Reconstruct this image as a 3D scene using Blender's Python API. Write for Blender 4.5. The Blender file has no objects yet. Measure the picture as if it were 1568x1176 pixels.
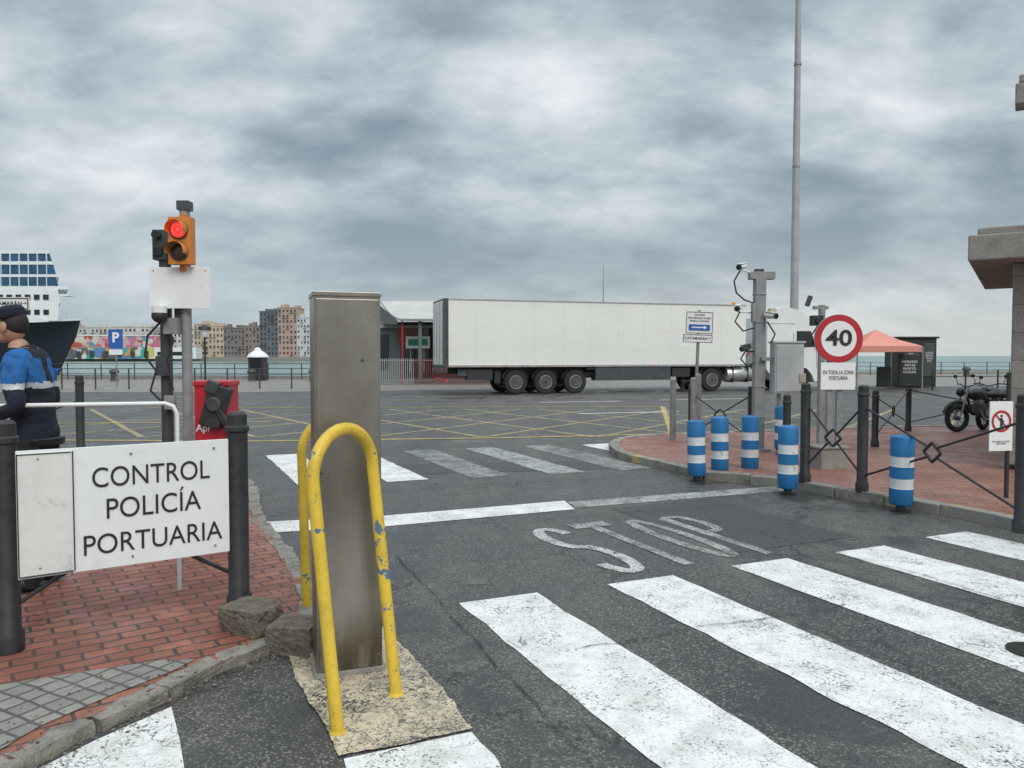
import bpy, bmesh, math, random
from mathutils import Vector, Matrix, Euler, noise as mnoise
random.seed(7)
scene=bpy.context.scene
R=math.radians
# ---------------------------------------------------------------- node helpers
class NT:
    def __init__(s,tree): s.t=tree; s.n=tree.nodes; s.l=tree.links
    def new(s,typ,ins=None,**kw):
        n=s.n.new(typ)
        for k,v in kw.items(): setattr(n,k,v)
        if ins:
            for k,v in ins.items():
                if hasattr(v,'is_output'): s.l.new(v,n.inputs[k])
                else: n.inputs[k].default_value=v
        return n
    def math(s,op,a,b=0.0,c=0.0,clamp=False):
        n=s.new('ShaderNodeMath',{0:a,1:b,2:c},operation=op); n.use_clamp=clamp
        return n.outputs[0]
    def ramp(s,fac,stops,interp='LINEAR'):
        n=s.new('ShaderNodeValToRGB',{'Fac':fac}); r=n.color_ramp; r.interpolation=interp
        while len(r.elements)<len(stops): r.elements.new(0.5)
        for e,(p,c) in zip(r.elements,stops):
            e.position=p; e.color=(c,c,c,1) if isinstance(c,(int,float)) else (*c[:3],1)
        return n.outputs['Color']
    def mix(s,f,a,b,mode='MIX'):
        n=s.new('ShaderNodeMix',data_type='RGBA',blend_type=mode)
        for sock,v in ((n.inputs[0],f),(n.inputs[6],a),(n.inputs[7],b)):
            if hasattr(v,'is_output'): s.l.new(v,sock)
            else: sock.default_value=(*v[:3],1) if isinstance(v,(tuple,list)) else v
        return n.outputs[2]
    def noise(s,vec,scale,detail=3,rough=.55,dist=0.0):
        return s.new('ShaderNodeTexNoise',{'Vector':vec,'Scale':scale,'Detail':detail,'Roughness':rough,'Distortion':dist}).outputs['Fac']
    def smooth(s,v,a,b,o0=0.0,o1=1.0):
        n=s.new('ShaderNodeMapRange',{0:v,1:a,2:b,3:o0,4:o1},interpolation_type='SMOOTHSTEP'); return n.outputs[0]
def newmat(name):
    m=bpy.data.materials.new(name); m.use_nodes=True
    t=NT(m.node_tree); b=m.node_tree.nodes['Principled BSDF']; return m,t,b
def setin(t,b,key,v):
    if hasattr(v,'is_output'): t.l.new(v,b.inputs[key])
    else: b.inputs[key].default_value=v
def bump(t,b,h,strength=.3,dist=.01):
    n=t.new('ShaderNodeBump',{'Height':h,'Strength':strength,'Distance':dist}); t.l.new(n.outputs[0],b.inputs['Normal'])
MC={}
def M(name,col,rough=.6,metal=0.0,var=.18,scale=4.0,bmp=0.0,dirt=0.0,emis=None,stretch=None):
    if name in MC: return MC[name]
    m,t,b=newmat(name)
    co=t.new('ShaderNodeTexCoord').outputs['Object']
    if stretch: co=t.new('ShaderNodeMapping',{'Vector':co,'Scale':stretch}).outputs[0]
    n1=t.noise(co,scale,4,.65)
    n2=t.noise(co,scale*9,3,.6)
    f=t.math('ADD',t.math('MULTIPLY',n1,.7),t.math('MULTIPLY',n2,.3))
    dk=tuple(c*(1-var*1.6) for c in col); lt=tuple(min(1,c*(1+var)) for c in col)
    c=t.ramp(f,[(.32,dk),(.5,col),(.68,lt)])
    if dirt>0:
        d=t.smooth(t.noise(co,scale*2.2,5,.7,.4),.56,.74,0,dirt)
        c=t.mix(d,c,(.09,.075,.06))
    setin(t,b,'Base Color',c)
    setin(t,b,'Roughness',t.math('ADD',t.math('MULTIPLY',n1,.25),rough-.12,clamp=True))
    setin(t,b,'Metallic',metal)
    if bmp: bump(t,b,n2,bmp,.01)
    if emis:
        b.inputs['Emission Color'].default_value=(*emis[:3],1); b.inputs['Emission Strength'].default_value=emis[3]
    MC[name]=m; return m

def asphalt_col(t,pos,cracks=True):
    big=t.noise(pos,.35,3,.6,.3); med=t.noise(pos,2.3,4,.65)
    fine=t.noise(pos,60,2,.7)
    vo=t.new('ShaderNodeTexVoronoi',{'Vector':pos,'Scale':105.0,'Randomness':1.0})
    agg=t.new('ShaderNodeSeparateColor',{0:vo.outputs['Color']}).outputs[0]
    base=t.ramp(t.math('ADD',t.math('MULTIPLY',big,.5),t.math('MULTIPLY',med,.5)),[(.35,(.042,.041,.040)),(.5,(.074,.071,.067)),(.65,(.122,.116,.107))])
    # worn wheel tracks along the carriageway
    tr=t.new('ShaderNodeMapping',{'Vector':pos,'Rotation':(0,0,R(-25)),'Scale':(1.3,.13,1)}).outputs[0]
    tn=t.noise(tr,1.0,3,.6); base=t.mix(t.smooth(tn,.48,.64,0,.65),base,(.044,.043,.042)); base=t.mix(t.smooth(tn,.44,.30,0,.45),base,(.15,.144,.134))
    c=t.mix(t.smooth(agg,.68,.98,0,.62),base,(.28,.27,.245))
    c=t.mix(t.smooth(agg,.35,.0,0,.55),c,(.018,.018,.018))
    c=t.mix(t.smooth(fine,.55,.75,0,.35),c,(.03,.029,.027))
    h=t.math('MULTIPLY',agg,.6)
    if cracks:
        dx=t.new('ShaderNodeTexNoise',{'Vector':pos,'Scale':1.6,'Detail':5.0,'Roughness':.7}).outputs['Color']
        wp=t.new('ShaderNodeVectorMath',{0:pos,1:t.new('ShaderNodeVectorMath',{0:dx,1:(.8,.8,0)},operation='MULTIPLY').outputs[0]},operation='ADD').outputs[0]
        ve=t.new('ShaderNodeTexVoronoi',{'Vector':wp,'Scale':.75},feature='DISTANCE_TO_EDGE').outputs['Distance']
        gate=t.smooth(t.noise(pos,.5,2),.44,.54)
        cr=t.math('MULTIPLY',t.smooth(ve,.008,.002),gate)
        c=t.mix(t.math('MULTIPLY',cr,.8),c,(.018,.018,.018)); h=t.math('SUBTRACT',h,t.math('MULTIPLY',cr,1.5))
    st=t.smooth(t.noise(pos,.9,6,.66,.6),.51,.61,0,.75)
    c=t.mix(st,c,(.030,.030,.030))
    return c,h,agg,big,med,st
def mk_asphalt():
    m,t,b=newmat('asphalt'); pos=t.new('ShaderNodeNewGeometry').outputs['Position']
    c,h,agg,big,med,st=asphalt_col(t,pos)
    setin(t,b,'Base Color',c); r=t.ramp(t.math('ADD',t.math('MULTIPLY',big,.5),t.math('MULTIPLY',med,.5)),[(.35,.44),(.6,.72)])
    setin(t,b,'Roughness',t.math('SUBTRACT',r,t.math('MULTIPLY',st,.38)))
    bump(t,b,h,.5,.006); return m
def mk_paint(name,col,wear=.5,crack=.5,cs=5.0,moss=0.0):
    m,t,b=newmat(name); pos=t.new('ShaderNodeNewGeometry').outputs['Position']
    ac,h,agg,big,med,st=asphalt_col(t,pos,False)
    n1=t.noise(pos,3.2,6,.78,.3); n2=t.noise(pos,34,3,.7)
    s=t.math('ADD',t.math('ADD',t.math('MULTIPLY',n1,.5),t.math('MULTIPLY',n2,.3)),t.math('MULTIPLY',agg,.2))
    wm=t.smooth(s,.66-wear*.25,.75-wear*.25)
    dx=t.new('ShaderNodeTexNoise',{'Vector':pos,'Scale':4.0,'Detail':4.0}).outputs['Color']
    wp=t.new('ShaderNodeVectorMath',{0:pos,1:t.new('ShaderNodeVectorMath',{0:dx,1:(.25,.25,0)},operation='MULTIPLY').outputs[0]},operation='ADD').outputs[0]
    ve=t.new('ShaderNodeTexVoronoi',{'Vector':wp,'Scale':cs},feature='DISTANCE_TO_EDGE').outputs['Distance']
    ck=t.math('MULTIPLY',t.smooth(ve,.022,.004),t.smooth(t.noise(pos,1.1,3),.62-crack*.3,.72-crack*.3))
    dirt=t.smooth(t.noise(pos,4,6,.75),.38,.72)
    pc=t.mix(dirt,col,tuple(x*y for x,y in zip(col,(.72,.71,.68))))
    if moss: pc=t.mix(t.smooth(t.noise(pos,6.5,5,.75),.46,.68,0,moss),pc,(.16,.13,.085))
    pc=t.mix(t.smooth(agg,.24,0,0,.5),pc,tuple(x*.42 for x in col))
    c=t.mix(wm,pc,ac); c=t.mix(t.math('MULTIPLY',ck,.75),c,(.04,.04,.04))
    setin(t,b,'Base Color',c); b.inputs['Roughness'].default_value=.55
    bump(t,b,t.math('SUBTRACT',agg,t.math('MULTIPLY',ck,2)),.35,.004); return m
def mk_brick(name,ang,w,hh,c1,c2,mort,off=.5,ms=.008,wet=True):
    m,t,b=newmat(name); pos=t.new('ShaderNodeNewGeometry').outputs['Position']
    mp=t.new('ShaderNodeMapping',{'Vector':pos,'Rotation':(0,0,R(ang))}).outputs[0]
    wob=t.new('ShaderNodeTexNoise',{'Vector':pos,'Scale':7.0,'Detail':2.0}).outputs['Color']
    mp=t.new('ShaderNodeVectorMath',{0:mp,1:t.new('ShaderNodeVectorMath',{0:wob,1:(.025,.025,0)},operation='MULTIPLY').outputs[0]},operation='ADD').outputs[0]
    br=t.new('ShaderNodeTexBrick',{'Vector':mp,'Color1':(*c1,1),'Color2':(*c2,1),'Mortar':(*mort,1),'Scale':1.0,'Mortar Size':ms,'Mortar Smooth':.2,'Brick Width':w,'Row Height':hh})
    br.offset=off
    n=t.noise(pos,1.3,5,.7); n2=t.noise(pos,22,4,.7)
    c=t.mix(t.smooth(n,.38,.7,0,.55),br.outputs['Color'],tuple(x*.45 for x in c1))
    c=t.mix(t.smooth(n2,.5,.75,0,.5),c,(.07,.055,.045))
    c=t.mix(t.smooth(t.noise(pos,3.1,4,.7),.55,.75,0,.35),c,tuple(min(1,x*1.5+.03) for x in c1))
    setin(t,b,'Base Color',c); setin(t,b,'Roughness',t.ramp(n,[(.35,.33),(.65,.75)]))
    h=t.math('ADD',t.math('MULTIPLY',br.outputs['Fac'],-1.0),t.math('MULTIPLY',n2,.3)); bump(t,b,h,.6,.008); return m

ASPH=mk_asphalt()
PW=mk_paint('road_paint_white',(.82,.82,.80),.40,.35,8)
PF=mk_paint('road_paint_faded',(.52,.52,.50),.80,.1,6)
PFF=mk_paint('road_paint_very_faded',(.40,.40,.385),.90,.1,6)
PY=mk_paint('road_paint_yellow',(.55,.43,.18),.76,.1,6)
PYE=mk_paint('road_paint_yellow_edge',(.58,.44,.14),.58,.1,6)
PI=mk_paint('road_paint_cream',(.66,.56,.40),.62,1.3,11,.65)
BR_L=mk_brick('red_pavers',-35,.21,.105,(.36,.135,.085),(.23,.08,.055),(.05,.042,.036),.5,.010)
BR_R=mk_brick('red_pavers_b',20,.21,.105,(.37,.16,.11),(.27,.11,.08),(.13,.09,.07))
TILE=mk_brick('grey_pavers',28,.105,.105,(.31,.30,.265),(.23,.22,.195),(.09,.085,.075),0.0,.009)
QUAY=mk_brick('quay_paving',10,.4,.2,(.29,.265,.225),(.235,.215,.185),(.15,.14,.125))
KERB=M('granite_kerb',(.25,.23,.195),.8,var=.4,scale=9,bmp=.9,dirt=.85)
def mk_chipped(name,col,under,thr=.6,sc=14,rough=.45,dirt=.4):
    m,t,b=newmat(name); co=t.new('ShaderNodeTexCoord').outputs['Object']
    n=t.noise(co,sc,4,.6,.2); g=t.noise(co,2.2,2)
    k=t.smooth(t.math('ADD',t.math('MULTIPLY',n,.7),t.math('MULTIPLY',g,.3)),thr,thr+.015)
    d=t.smooth(t.noise(co,6,6,.72),.38,.72,0,dirt); d2=t.smooth(t.noise(co,45,4,.7),.56,.72,0,dirt)
    c=t.mix(d,col,tuple(x*.5 for x in col)); c=t.mix(d2,c,tuple(x*.3+.02 for x in col)); c=t.mix(k,c,under)
    setin(t,b,'Base Color',c); setin(t,b,'Roughness',t.math('ADD',rough,t.math('MULTIPLY',d,.4)))
    bump(t,b,t.math('SUBTRACT',t.noise(co,70,2),t.math('MULTIPLY',k,2)),.25,.003); return m
YEL=mk_chipped('yellow_paint',(.74,.50,.05),(.09,.16,.25),.605,13,.42,.55)
KERBY=mk_chipped('kerb_yellow',(.46,.36,.14),(.25,.24,.215),.43,4,.7,.5)
BLK=M('black_iron',(.028,.028,.03),.5,var=.35,scale=12,bmp=.15,dirt=.2)
DGR=M('dark_grey_metal',(.055,.06,.062),.5,var=.25)
GAL=M('galvanised',(.27,.28,.285),.5,.35,var=.22,scale=9,dirt=.2)
GRY=M('grey_paint',(.25,.255,.255),.55,var=.2,scale=6,dirt=.3)
LGR=M('light_grey_enclosure',(.48,.50,.50),.5,var=.1,scale=3,dirt=.2)
WHT=M('white_paint',(.76,.77,.76),.45,var=.05,scale=2,dirt=.06)
WSG=M('white_sign',(.80,.81,.80),.4,var=.05,scale=2,dirt=.09)
WTR=M('white_trailer',(.80,.80,.745),.4,var=.04,scale=.8,dirt=.06,stretch=(.3,1,1))
INK=M('black_ink',(.02,.02,.022),.5)
TYR=M('tyre_rubber',(.022,.022,.023),.8,var=.3)
GLS=M('dark_glass',(.015,.02,.024),.08,0,var=.1)
RED=M('red_paint',(.45,.02,.03),.4,var=.1)
BLU=mk_chipped('blue_plastic',(.018,.17,.40),(.06,.11,.18),.66,20,.45,.5)
WPL=mk_chipped('white_plastic',(.70,.72,.72),(.40,.39,.37),.60,20,.45,.35)
CONC=M('concrete',(.165,.142,.108),.9,var=.4,scale=14,bmp=.9,dirt=.6)
STN=M('stone_plain',(.26,.245,.22),.85,var=.25,scale=5,bmp=.5,dirt=.3)
# ---------------------------------------------------------------- geometry builder
def link(ob): scene.collection.objects.link(ob); return ob
class B:
    def __init__(s,name): s.name=name; s.bm=bmesh.new(); s.m=[]
    def mi(s,mat):
        if mat not in s.m: s.m.append(mat)
        return s.m.index(mat)
    def face(s,vs,mat,smooth=False):
        try: f=s.bm.faces.new(vs)
        except ValueError: return None
        f.material_index=s.mi(mat); f.smooth=smooth; return f
    def poly(s,pts,mat):
        return s.face([s.bm.verts.new(p) for p in pts],mat)
    def box(s,c,size,mat,rot=(0,0,0),taper=None):
        rm=Euler([R(a) for a in rot]).to_matrix(); c=Vector(c); h=Vector(size)/2
        v=[]
        for z in (-1,1):
            for x,y in ((-1,-1),(1,-1),(1,1),(-1,1)):
                k=taper if (taper and z==1) else 1
                v.append(s.bm.verts.new(c+rm@Vector((x*h.x*k,y*h.y*k,z*h.z))))
        for q in ((3,2,1,0),(4,5,6,7),(0,1,5,4),(1,2,6,5),(2,3,7,6),(3,0,4,7)): s.face([v[i] for i in q],mat)
    def prism(s,pts,vec,mat,cap=None):
        vec=Vector(vec); a=[s.bm.verts.new(p) for p in pts]; b=[s.bm.verts.new(Vector(p)+vec) for p in pts]; n=len(pts)
        s.face(a[::-1],cap or mat); s.face(b,cap or mat)
        for i in range(n): s.face([a[i],a[(i+1)%n],b[(i+1)%n],b[i]],mat)
    def tube(s,pts,r,mat,seg=10,closed=False,caps=True):
        pts=[Vector(p) for p in pts]; n=len(pts); rings=[]
        rr=r if isinstance(r,(list,tuple)) else [r]*n
        up=None
        for i,p in enumerate(pts):
            if closed: d=(pts[(i+1)%n]-pts[i-1])
            else: d=(pts[min(i+1,n-1)]-pts[max(i-1,0)])
            d.normalize()
            if up is None:
                up=Vector((0,0,1)) if abs(d.z)<.9 else Vector((0,1,0))
            x=d.cross(up)
            if x.length<1e-4: x=d.cross(Vector((1,0.1,0)))
            x.normalize(); y=x.cross(d).normalized(); up=y
            rings.append([s.bm.verts.new(p+x*math.cos(2*math.pi*k/seg)*rr[i]+y*math.sin(2*math.pi*k/seg)*rr[i]) for k in range(seg)])
        for i in range(n if closed else n-1):
            a=rings[i];b=rings[(i+1)%n]
            for k in range(seg): s.face([a[k],b[k],b[(k+1)%seg],a[(k+1)%seg]],mat,True)
        if caps and not closed:
            for rg,fl in ((rings[0],0),(rings[-1],1)):
                f=s.face(rg if not fl else rg[::-1],mat)
                if f:
                    for e in f.edges: e.smooth=False
    def cyl(s,p1,p2,r,mat,r2=None,seg=18): s.tube([p1,p2],[r,r if r2 is None else r2],mat,seg)
    def lathe(s,o,prof,mats,seg=22,axis=None):
        o=Vector(o); q=Vector((0,0,1)).rotation_difference(Vector(axis)) if axis else None
        rings=[]
        for r,z in prof:
            ring=[]
            for k in range(seg):
                a=2*math.pi*k/seg; v=Vector((math.cos(a)*r,math.sin(a)*r,z))
                if q: v=q@v
                ring.append(s.bm.verts.new(o+v))
            rings.append(ring)
        for i in range(len(rings)-1):
            mt=mats[i] if isinstance(mats,list) else mats
            for k in range(seg):
                s.face([rings[i][k],rings[i][(k+1)%seg],rings[i+1][(k+1)%seg],rings[i+1][k]],mt,True)
        s.face(rings[-1],mats[-1] if isinstance(mats,list) else mats)
        s.face(rings[0][::-1],mats[0] if isinstance(mats,list) else mats)
        for i in range(1,len(prof)-1):
            d1=Vector((prof[i][0]-prof[i-1][0],prof[i][1]-prof[i-1][1])); d2=Vector((prof[i+1][0]-prof[i][0],prof[i+1][1]-prof[i][1]))
            if d1.length>1e-6 and d2.length>1e-6 and d1.angle(d2)>R(35):
                for k in range(seg):
                    e=s.bm.edges.get((rings[i][k],rings[i][(k+1)%seg]))
                    if e: e.smooth=False
    def ball(s,c,sz,mat,seg=16,rings=10,rot=None):
        if not isinstance(sz,(tuple,list)): sz=(sz,)*3
        mt=Matrix.Translation(Vector(c))
        if rot: mt=mt@Euler([R(a) for a in rot]).to_matrix().to_4x4()
        mt=mt@Matrix.Diagonal((*sz,1))
        r=bmesh.ops.create_uvsphere(s.bm,u_segments=seg,v_segments=rings,radius=1,matrix=mt)
        i=s.mi(mat)
        fs=set()
        for v in r['verts']: fs.update(v.link_faces)
        for f in fs: f.material_index=i; f.smooth=True
    def strip(s,pts,w,z,mat,jit=0):
        pts=[Vector((p[0],p[1],0)) for p in pts]; L=[];Rr=[]
        for i,p in enumerate(pts):
            d=(pts[min(i+1,len(pts)-1)]-pts[max(i-1,0)]).normalized(); n=Vector((-d.y,d.x,0))
            ww=w*(1+random.uniform(-jit,jit))
            L.append(s.bm.verts.new(p+n*ww/2+Vector((0,0,z)))); Rr.append(s.bm.verts.new(p-n*ww/2+Vector((0,0,z))))
        for i in range(len(pts)-1): s.face([Rr[i],Rr[i+1],L[i+1],L[i]],mat)
    def finish(s,loc=(0,0,0),rz=0,bevel=0,parent=None,fix=True,scale=1):
        if fix: bmesh.ops.recalc_face_normals(s.bm,faces=s.bm.faces)
        me=bpy.data.meshes.new(s.name); s.bm.to_mesh(me); s.bm.free()
        for m in s.m: me.materials.append(m)
        ob=link(bpy.data.objects.new(s.name,me)); ob.location=loc; ob.rotation_euler=(0,0,R(rz)); ob.scale=(scale,)*3
        if bevel:
            bv=ob.modifiers.new('bevel','BEVEL'); bv.width=bevel; bv.segments=2; bv.limit_method='ANGLE'; bv.angle_limit=R(40)
        if parent: ob.parent=parent
        return ob
def text(parent,name,body,loc,width,mat,size=None,rot=(90,0,0),off=0.0,height=None):
    cu=bpy.data.curves.new(name,'FONT'); cu.body=body; cu.size=1; cu.align_x='CENTER'; cu.align_y='CENTER'; cu.offset=off; cu.extrude=.004
    cu.space_line=1.0
    ob=link(bpy.data.objects.new(name,cu)); ob.data.materials.append(mat)
    bpy.context.view_layer.update(); d=ob.dimensions
    k=width/max(d.x,1e-3); ky=k if height is None else height/max(d.y,1e-3)
    ob.scale=(k,ky,k); ob.location=loc; ob.rotation_euler=[R(a) for a in rot]; ob.parent=parent
    return ob
# ---------------------------------------------------------------- ground
b=B('ground')
quay=[(-400,52),(-60,52),(-24,54),(-10,54),(10,60),(30,68),(60,72),(400,72)]
front=[(-400,-300),(400,-300)]
pts=[(x,y,0) for x,y in quay]
top=[b.bm.verts.new(p) for p in pts]+[b.bm.verts.new((x,y,0)) for x,y in front[::-1]]
b.face(top[::-1],ASPH)
lo=[b.bm.verts.new((x,y,-3)) for x,y,_ in pts]
for i in range(len(pts)-1): b.face([top[i],top[i+1],lo[i+1],lo[i]],STN)
b.finish(fix=False)
b=B('quay_pavement')
q1=[(x,y-.05) for x,y in quay]
b.poly([(-400,33.5,.004),(-12,34.5,.004),(12,40,.004),(30,41.5,.004),(400,42,.004)]+[(x,y,.004) for x,y in q1[::-1]],QUAY)
b.finish(fix=False)
b=B('quay_edge_kerb')
for i in range(len(quay)-1):
    a=Vector((*quay[i],0)); c=Vector((*quay[i+1],0)); d=(c-a); L=d.length; mid=(a+c)/2
    b.box((mid.x,mid.y-.25,.12),(L,.4,.24),STN,rot=(0,0,math.degrees(math.atan2(d.y,d.x))))
b.finish()
m,t,bs=newmat('sea_water'); pos=t.new('ShaderNodeNewGeometry').outputs['Position']
mp=t.new('ShaderNodeMapping',{'Vector':pos,'Scale':(.25,1,1)}).outputs[0]
n=t.noise(mp,.35,6,.65); 
setin(t,bs,'Base Color',t.ramp(t.noise(mp,.03,4),[(.35,(.13,.215,.21)),(.65,(.19,.29,.28))])); bs.inputs['Roughness'].default_value=.25
bs.inputs['IOR'].default_value=1.33; bump(t,bs,n,.9,.25); SEA=m
b=B('sea_water'); b.poly([(-9000,40,-1.5),(9000,40,-1.5),(9000,14000,-1.5),(-9000,14000,-1.5)],SEA); b.finish(fix=False)
# ---------------------------------------------------------------- road markings
U=Vector((.918,.397,0)); V=Vector((-.423,.906,0))
b=B('crosswalk_near')
def bar(bb,p,w,L,mat,z=.004,seg=40,jit=.012):
    p=Vector((p[0],p[1],0)); l=[];r=[]; s0=random.random()*90
    for i in range(seg+1):
        q=p-V*(L*i/seg); j1=mnoise.noise(Vector((s0,i*.35,0)))*jit*1.6+random.uniform(-jit,jit)*.35; j2=mnoise.noise(Vector((s0+9,i*.35,0)))*jit*1.6+random.uniform(-jit,jit)*.35
        l.append(bb.bm.verts.new(q+Vector((j1,0,z)))); r.append(bb.bm.verts.new(q+U*w+Vector((j2,0,z))))
    for i in range(seg): bb.face([l[i+1],r[i+1],r[i],l[i]],mat)
for p in ((-.353,4.993),(.688,5.41),(1.722,5.89),(2.708,6.30),(3.745,6.83)): bar(b,p,.57,4.3,PW)
bar(b,(-.69,3.04),.56,2.2,PW)
b.poly([(-2.1,2.3,.004),(-.95,2.3,.004),(-1.12,2.62,.004),(-1.30,2.95,.004),(-1.43,3.2,.004),(-1.60,3.50,.004),(-1.78,3.2,.004),(-1.93,2.88,.004)],PW)
b.finish(fix=False)
b=B('painted_island_marking'); z=.008
isl=[(-.708,3.05),(-.44,3.16),(-.179,3.29),(-.30,3.6),(-.45,3.9),(-.60,4.2),(-.79,4.55),(-.98,4.6),(-1.24,4.12),(-1.12,3.85),(-1.0,3.6),(-.84,3.32)]
fine_=[]
for i in range(len(isl)):
    a=Vector(isl[i]); c=Vector(isl[(i+1)%len(isl)])
    for j in range(12):
        q=a.lerp(c,j/12); nn=mnoise.noise_vector(Vector((q.x*10,q.y*10,2)))*.012+mnoise.noise_vector(Vector((q.x*40,q.y*40,2)))*.008; fine_.append((q.x+nn.x,q.y+nn.y,z))
b.poly(fine_,PI); b.finish(fix=False)
b=B('crosswalk_far')
for i,(p,mt) in enumerate((((-4.08,12.5),PW),((-3.0,12.8),PW),((-1.9,13.1),PFF),((-.837,13.43),PF),((.19,13.8),PFF),((1.286,14.0),PW))): bar(b,p,.55,3.25,mt)
b.finish(fix=False)
b=B('stop_line'); 
b.poly([(-3.3,6.75,.004),(-1.23,7.27,.004),(.674,8.09,.004),(.60,8.57,.004),(-1.31,7.76,.004),(-3.5,7.2,.004)],PW)
b.poly([(.70,8.16,.004),(3.32,9.20,.004),(3.40,9.55,.004),(.63,8.50,.004)],PF)
b.finish(fix=False)
b=B('stop_marking'); O=Vector((.76,5.66,0))
def lp(u,v): q=O+U*u+V*v; return (q.x,q.y)
def stroke(us,w=.105,mt=PF,z=.0045): b.strip([lp(*q) for q in us],w,z,mt,.06)
H=1.6
def arc(cu,cv,ru,rv,a0,a1,n=12): return [(cu+ru*math.cos(R(a0+(a1-a0)*i/n)),cv+rv*math.sin(R(a0+(a1-a0)*i/n))) for i in range(n+1)]
PS=mk_paint('road_paint_stop',(.62,.62,.60),.68,.1,6)
PG=mk_paint('road_paint_stop_worn',(.50,.50,.48),.86,.1,6)
stroke(arc(.2,H-.42,.14,.36,20,270)+arc(.2,.42,.14,.40,90,-160)[1:],.11,PS)
stroke([(.70,0),(.70,H-.05)],.105,PG); b.strip([lp(.50,H-.07),lp(.90,H-.07)],.2,.0052,PG)
stroke(arc(1.18,H/2,.13,H/2-.08,0,360,26),.105,PG)
stroke([(1.52,0),(1.52,H-.1)],.105,PG); stroke([(1.52,H-.09)]+arc(1.66,H-.42,.11,.33,90,-90)+[(1.52,H-.75)],.10,PG,.0055)
b.finish(fix=False)
b=B('yellow_box_junction'); 
c0=Vector((-.6,19.5,0)); 
for k in range(-5,6):
    for sgn in (1,-1):
        a=c0+Vector((k*2.3,-4.2,0)); d=Vector((sgn*5.6,8.2,0)); 
        b.strip([a,a+d*.5,a+d*.98],.13,.004 if sgn==1 else .0055,PY)
b.strip([(-12,14.9),(-4.95,14.6),(0,15.2),(3.4,16.0)],.16,.007,PYE); b.strip([(-11.5,24.0),(0,24.4),(4.9,24.6)],.15,.007,PYE)
b.strip([(3.4,16.0),(4.9,24.6)],.15,.0062,PYE); b.strip([(-12,18.4),(-6,18.9)],.15,.0075,PYE)
b.finish(fix=False)
b=B('lane_markings')
b.strip([(1.9,21.5),(4.9,22.3)],.18,.009,PW); b.strip([(-40,29.6),(-11,30.2),(7,31.2),(30,32.6)],.15,.004,PF)
b.strip([(-40,26.5),(-9,27.6)],.16,.004,PF); b.strip([(1.0,26.8),(4.0,27.6)],.16,.004,PW); b.strip([(5.5,28.3),(9,29.2)],.16,.004,PW)
b.strip([(-9.5,11.9),(-5.2,12.6)],.2,.004,PF)
b.finish(fix=False)
TAR=M('tar_seam',(.022,.022,.022),.6,var=.3)
b=B('tar_seams')
def wig(p,q,n=60,a=.05):
    p=Vector(p);q=Vector(q); d=(q-p); nn=Vector((-d.y,d.x)).normalized(); s0=random.random()*50
    return [tuple(p+d*i/n+nn*(mnoise.noise(Vector((s0,i*.09,0)))*a*1.6+mnoise.noise(Vector((s0,i*.5,3)))*a*.4)) for i in range(n+1)]
for p,q in (((-.95,6.2),(.35,2.9)),((1.35,8.1),(3.1,4.4)),((-.5,7.3),(4.4,9.0)),((-1.6,9.2),(2.6,10.6)),((.35,4.2),(2.2,4.95)),((-5,11.2),(2.2,12.4)),((1.5,5.1),(2.4,3.4)),((2.0,7.6),(3.6,4.6))):
    b.strip(wig(p,q),.006,.0115,TAR,.8)
b.finish(fix=False)
b=B('asphalt_patch')
m2=M('asphalt_patch',(.058,.057,.055),.55,var=.5,scale=20,bmp=.4); m3=M('asphalt_light_patch',(.13,.128,.12),.8,var=.3,scale=20,bmp=.4)
b.poly([(1.05,8.15,.0025),(1.9,6.3,.0025),(3.1,6.85,.0025),(2.3,8.7,.0025)],m2)
b.poly([(-.33,5.55,.0025),(-.17,5.58,.0025),(-.18,5.42,.0025),(-.32,5.40,.0025)],m3)
b.poly([(-2.2,10.4,.0025),(1.6,11.0,.0025),(1.4,11.9,.0025),(-2.4,11.4,.0025)],m2)
b.finish(fix=False)
b=B('manhole_cover'); b.lathe((2.90,4.16,0),[(.13,0),(.13,.012),(.11,.015),(.10,.012)],M('cast_iron',(.03,.028,.026),.6,.4,var=.3),30); b.finish()
# ---------------------------------------------------------------- pavements
def pave(name,pts,h,mat,side=STN):
    b=B(name); b.prism([(x,y,-.02) for x,y in pts],(0,0,h+.02),mat); return b.finish()
KL=[(-2.6,.5),(-2.25,1.8),(-2.05,2.6),(-1.93,3.15),(-1.80,3.43),(-1.65,3.68),(-1.54,3.95),(-1.38,4.12),(-1.22,4.50),(-1.31,4.86),(-1.52,5.38),(-1.80,6.03),(-2.10,6.6),(-2.40,7.18),(-2.65,7.8),(-3.0,8.74),(-3.38,9.66),(-4.04,10.5),(-5.1,11.0),(-7.5,11.3),(-14,11.6)]
pave('brick_pavement',KL+[(-14,.5)],.056,BR_L)
b=B('grey_tile_pavement'); b.poly([(-2.7,.5,.0605),(-2.35,1.8,.0605),(-2.15,2.6,.0605),(-2.03,3.2,.0605),(-1.88,3.5,.0605),(-1.72,3.76,.0605),(-1.66,3.92,.0605),(-1.85,3.90,.0605),(-2.12,3.78,.0605),(-2.6,3.55,.0605),(-3.2,3.4,.0605),(-6,3.3,.0605),(-6,.5,.0605)],TILE); b.finish()
def resample(pts,step):
    pts=[Vector((*p,0)) for p in pts]; out=[pts[0]]; acc=0
    for i in range(len(pts)-1):
        a=pts[i];c=pts[i+1];L=(c-a).length; pos=0
        while acc+(L-pos)>=step:
            pos+=step-acc; acc=0; out.append(a+(c-a)*(pos/L))
        acc+=L-pos
    return out
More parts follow.
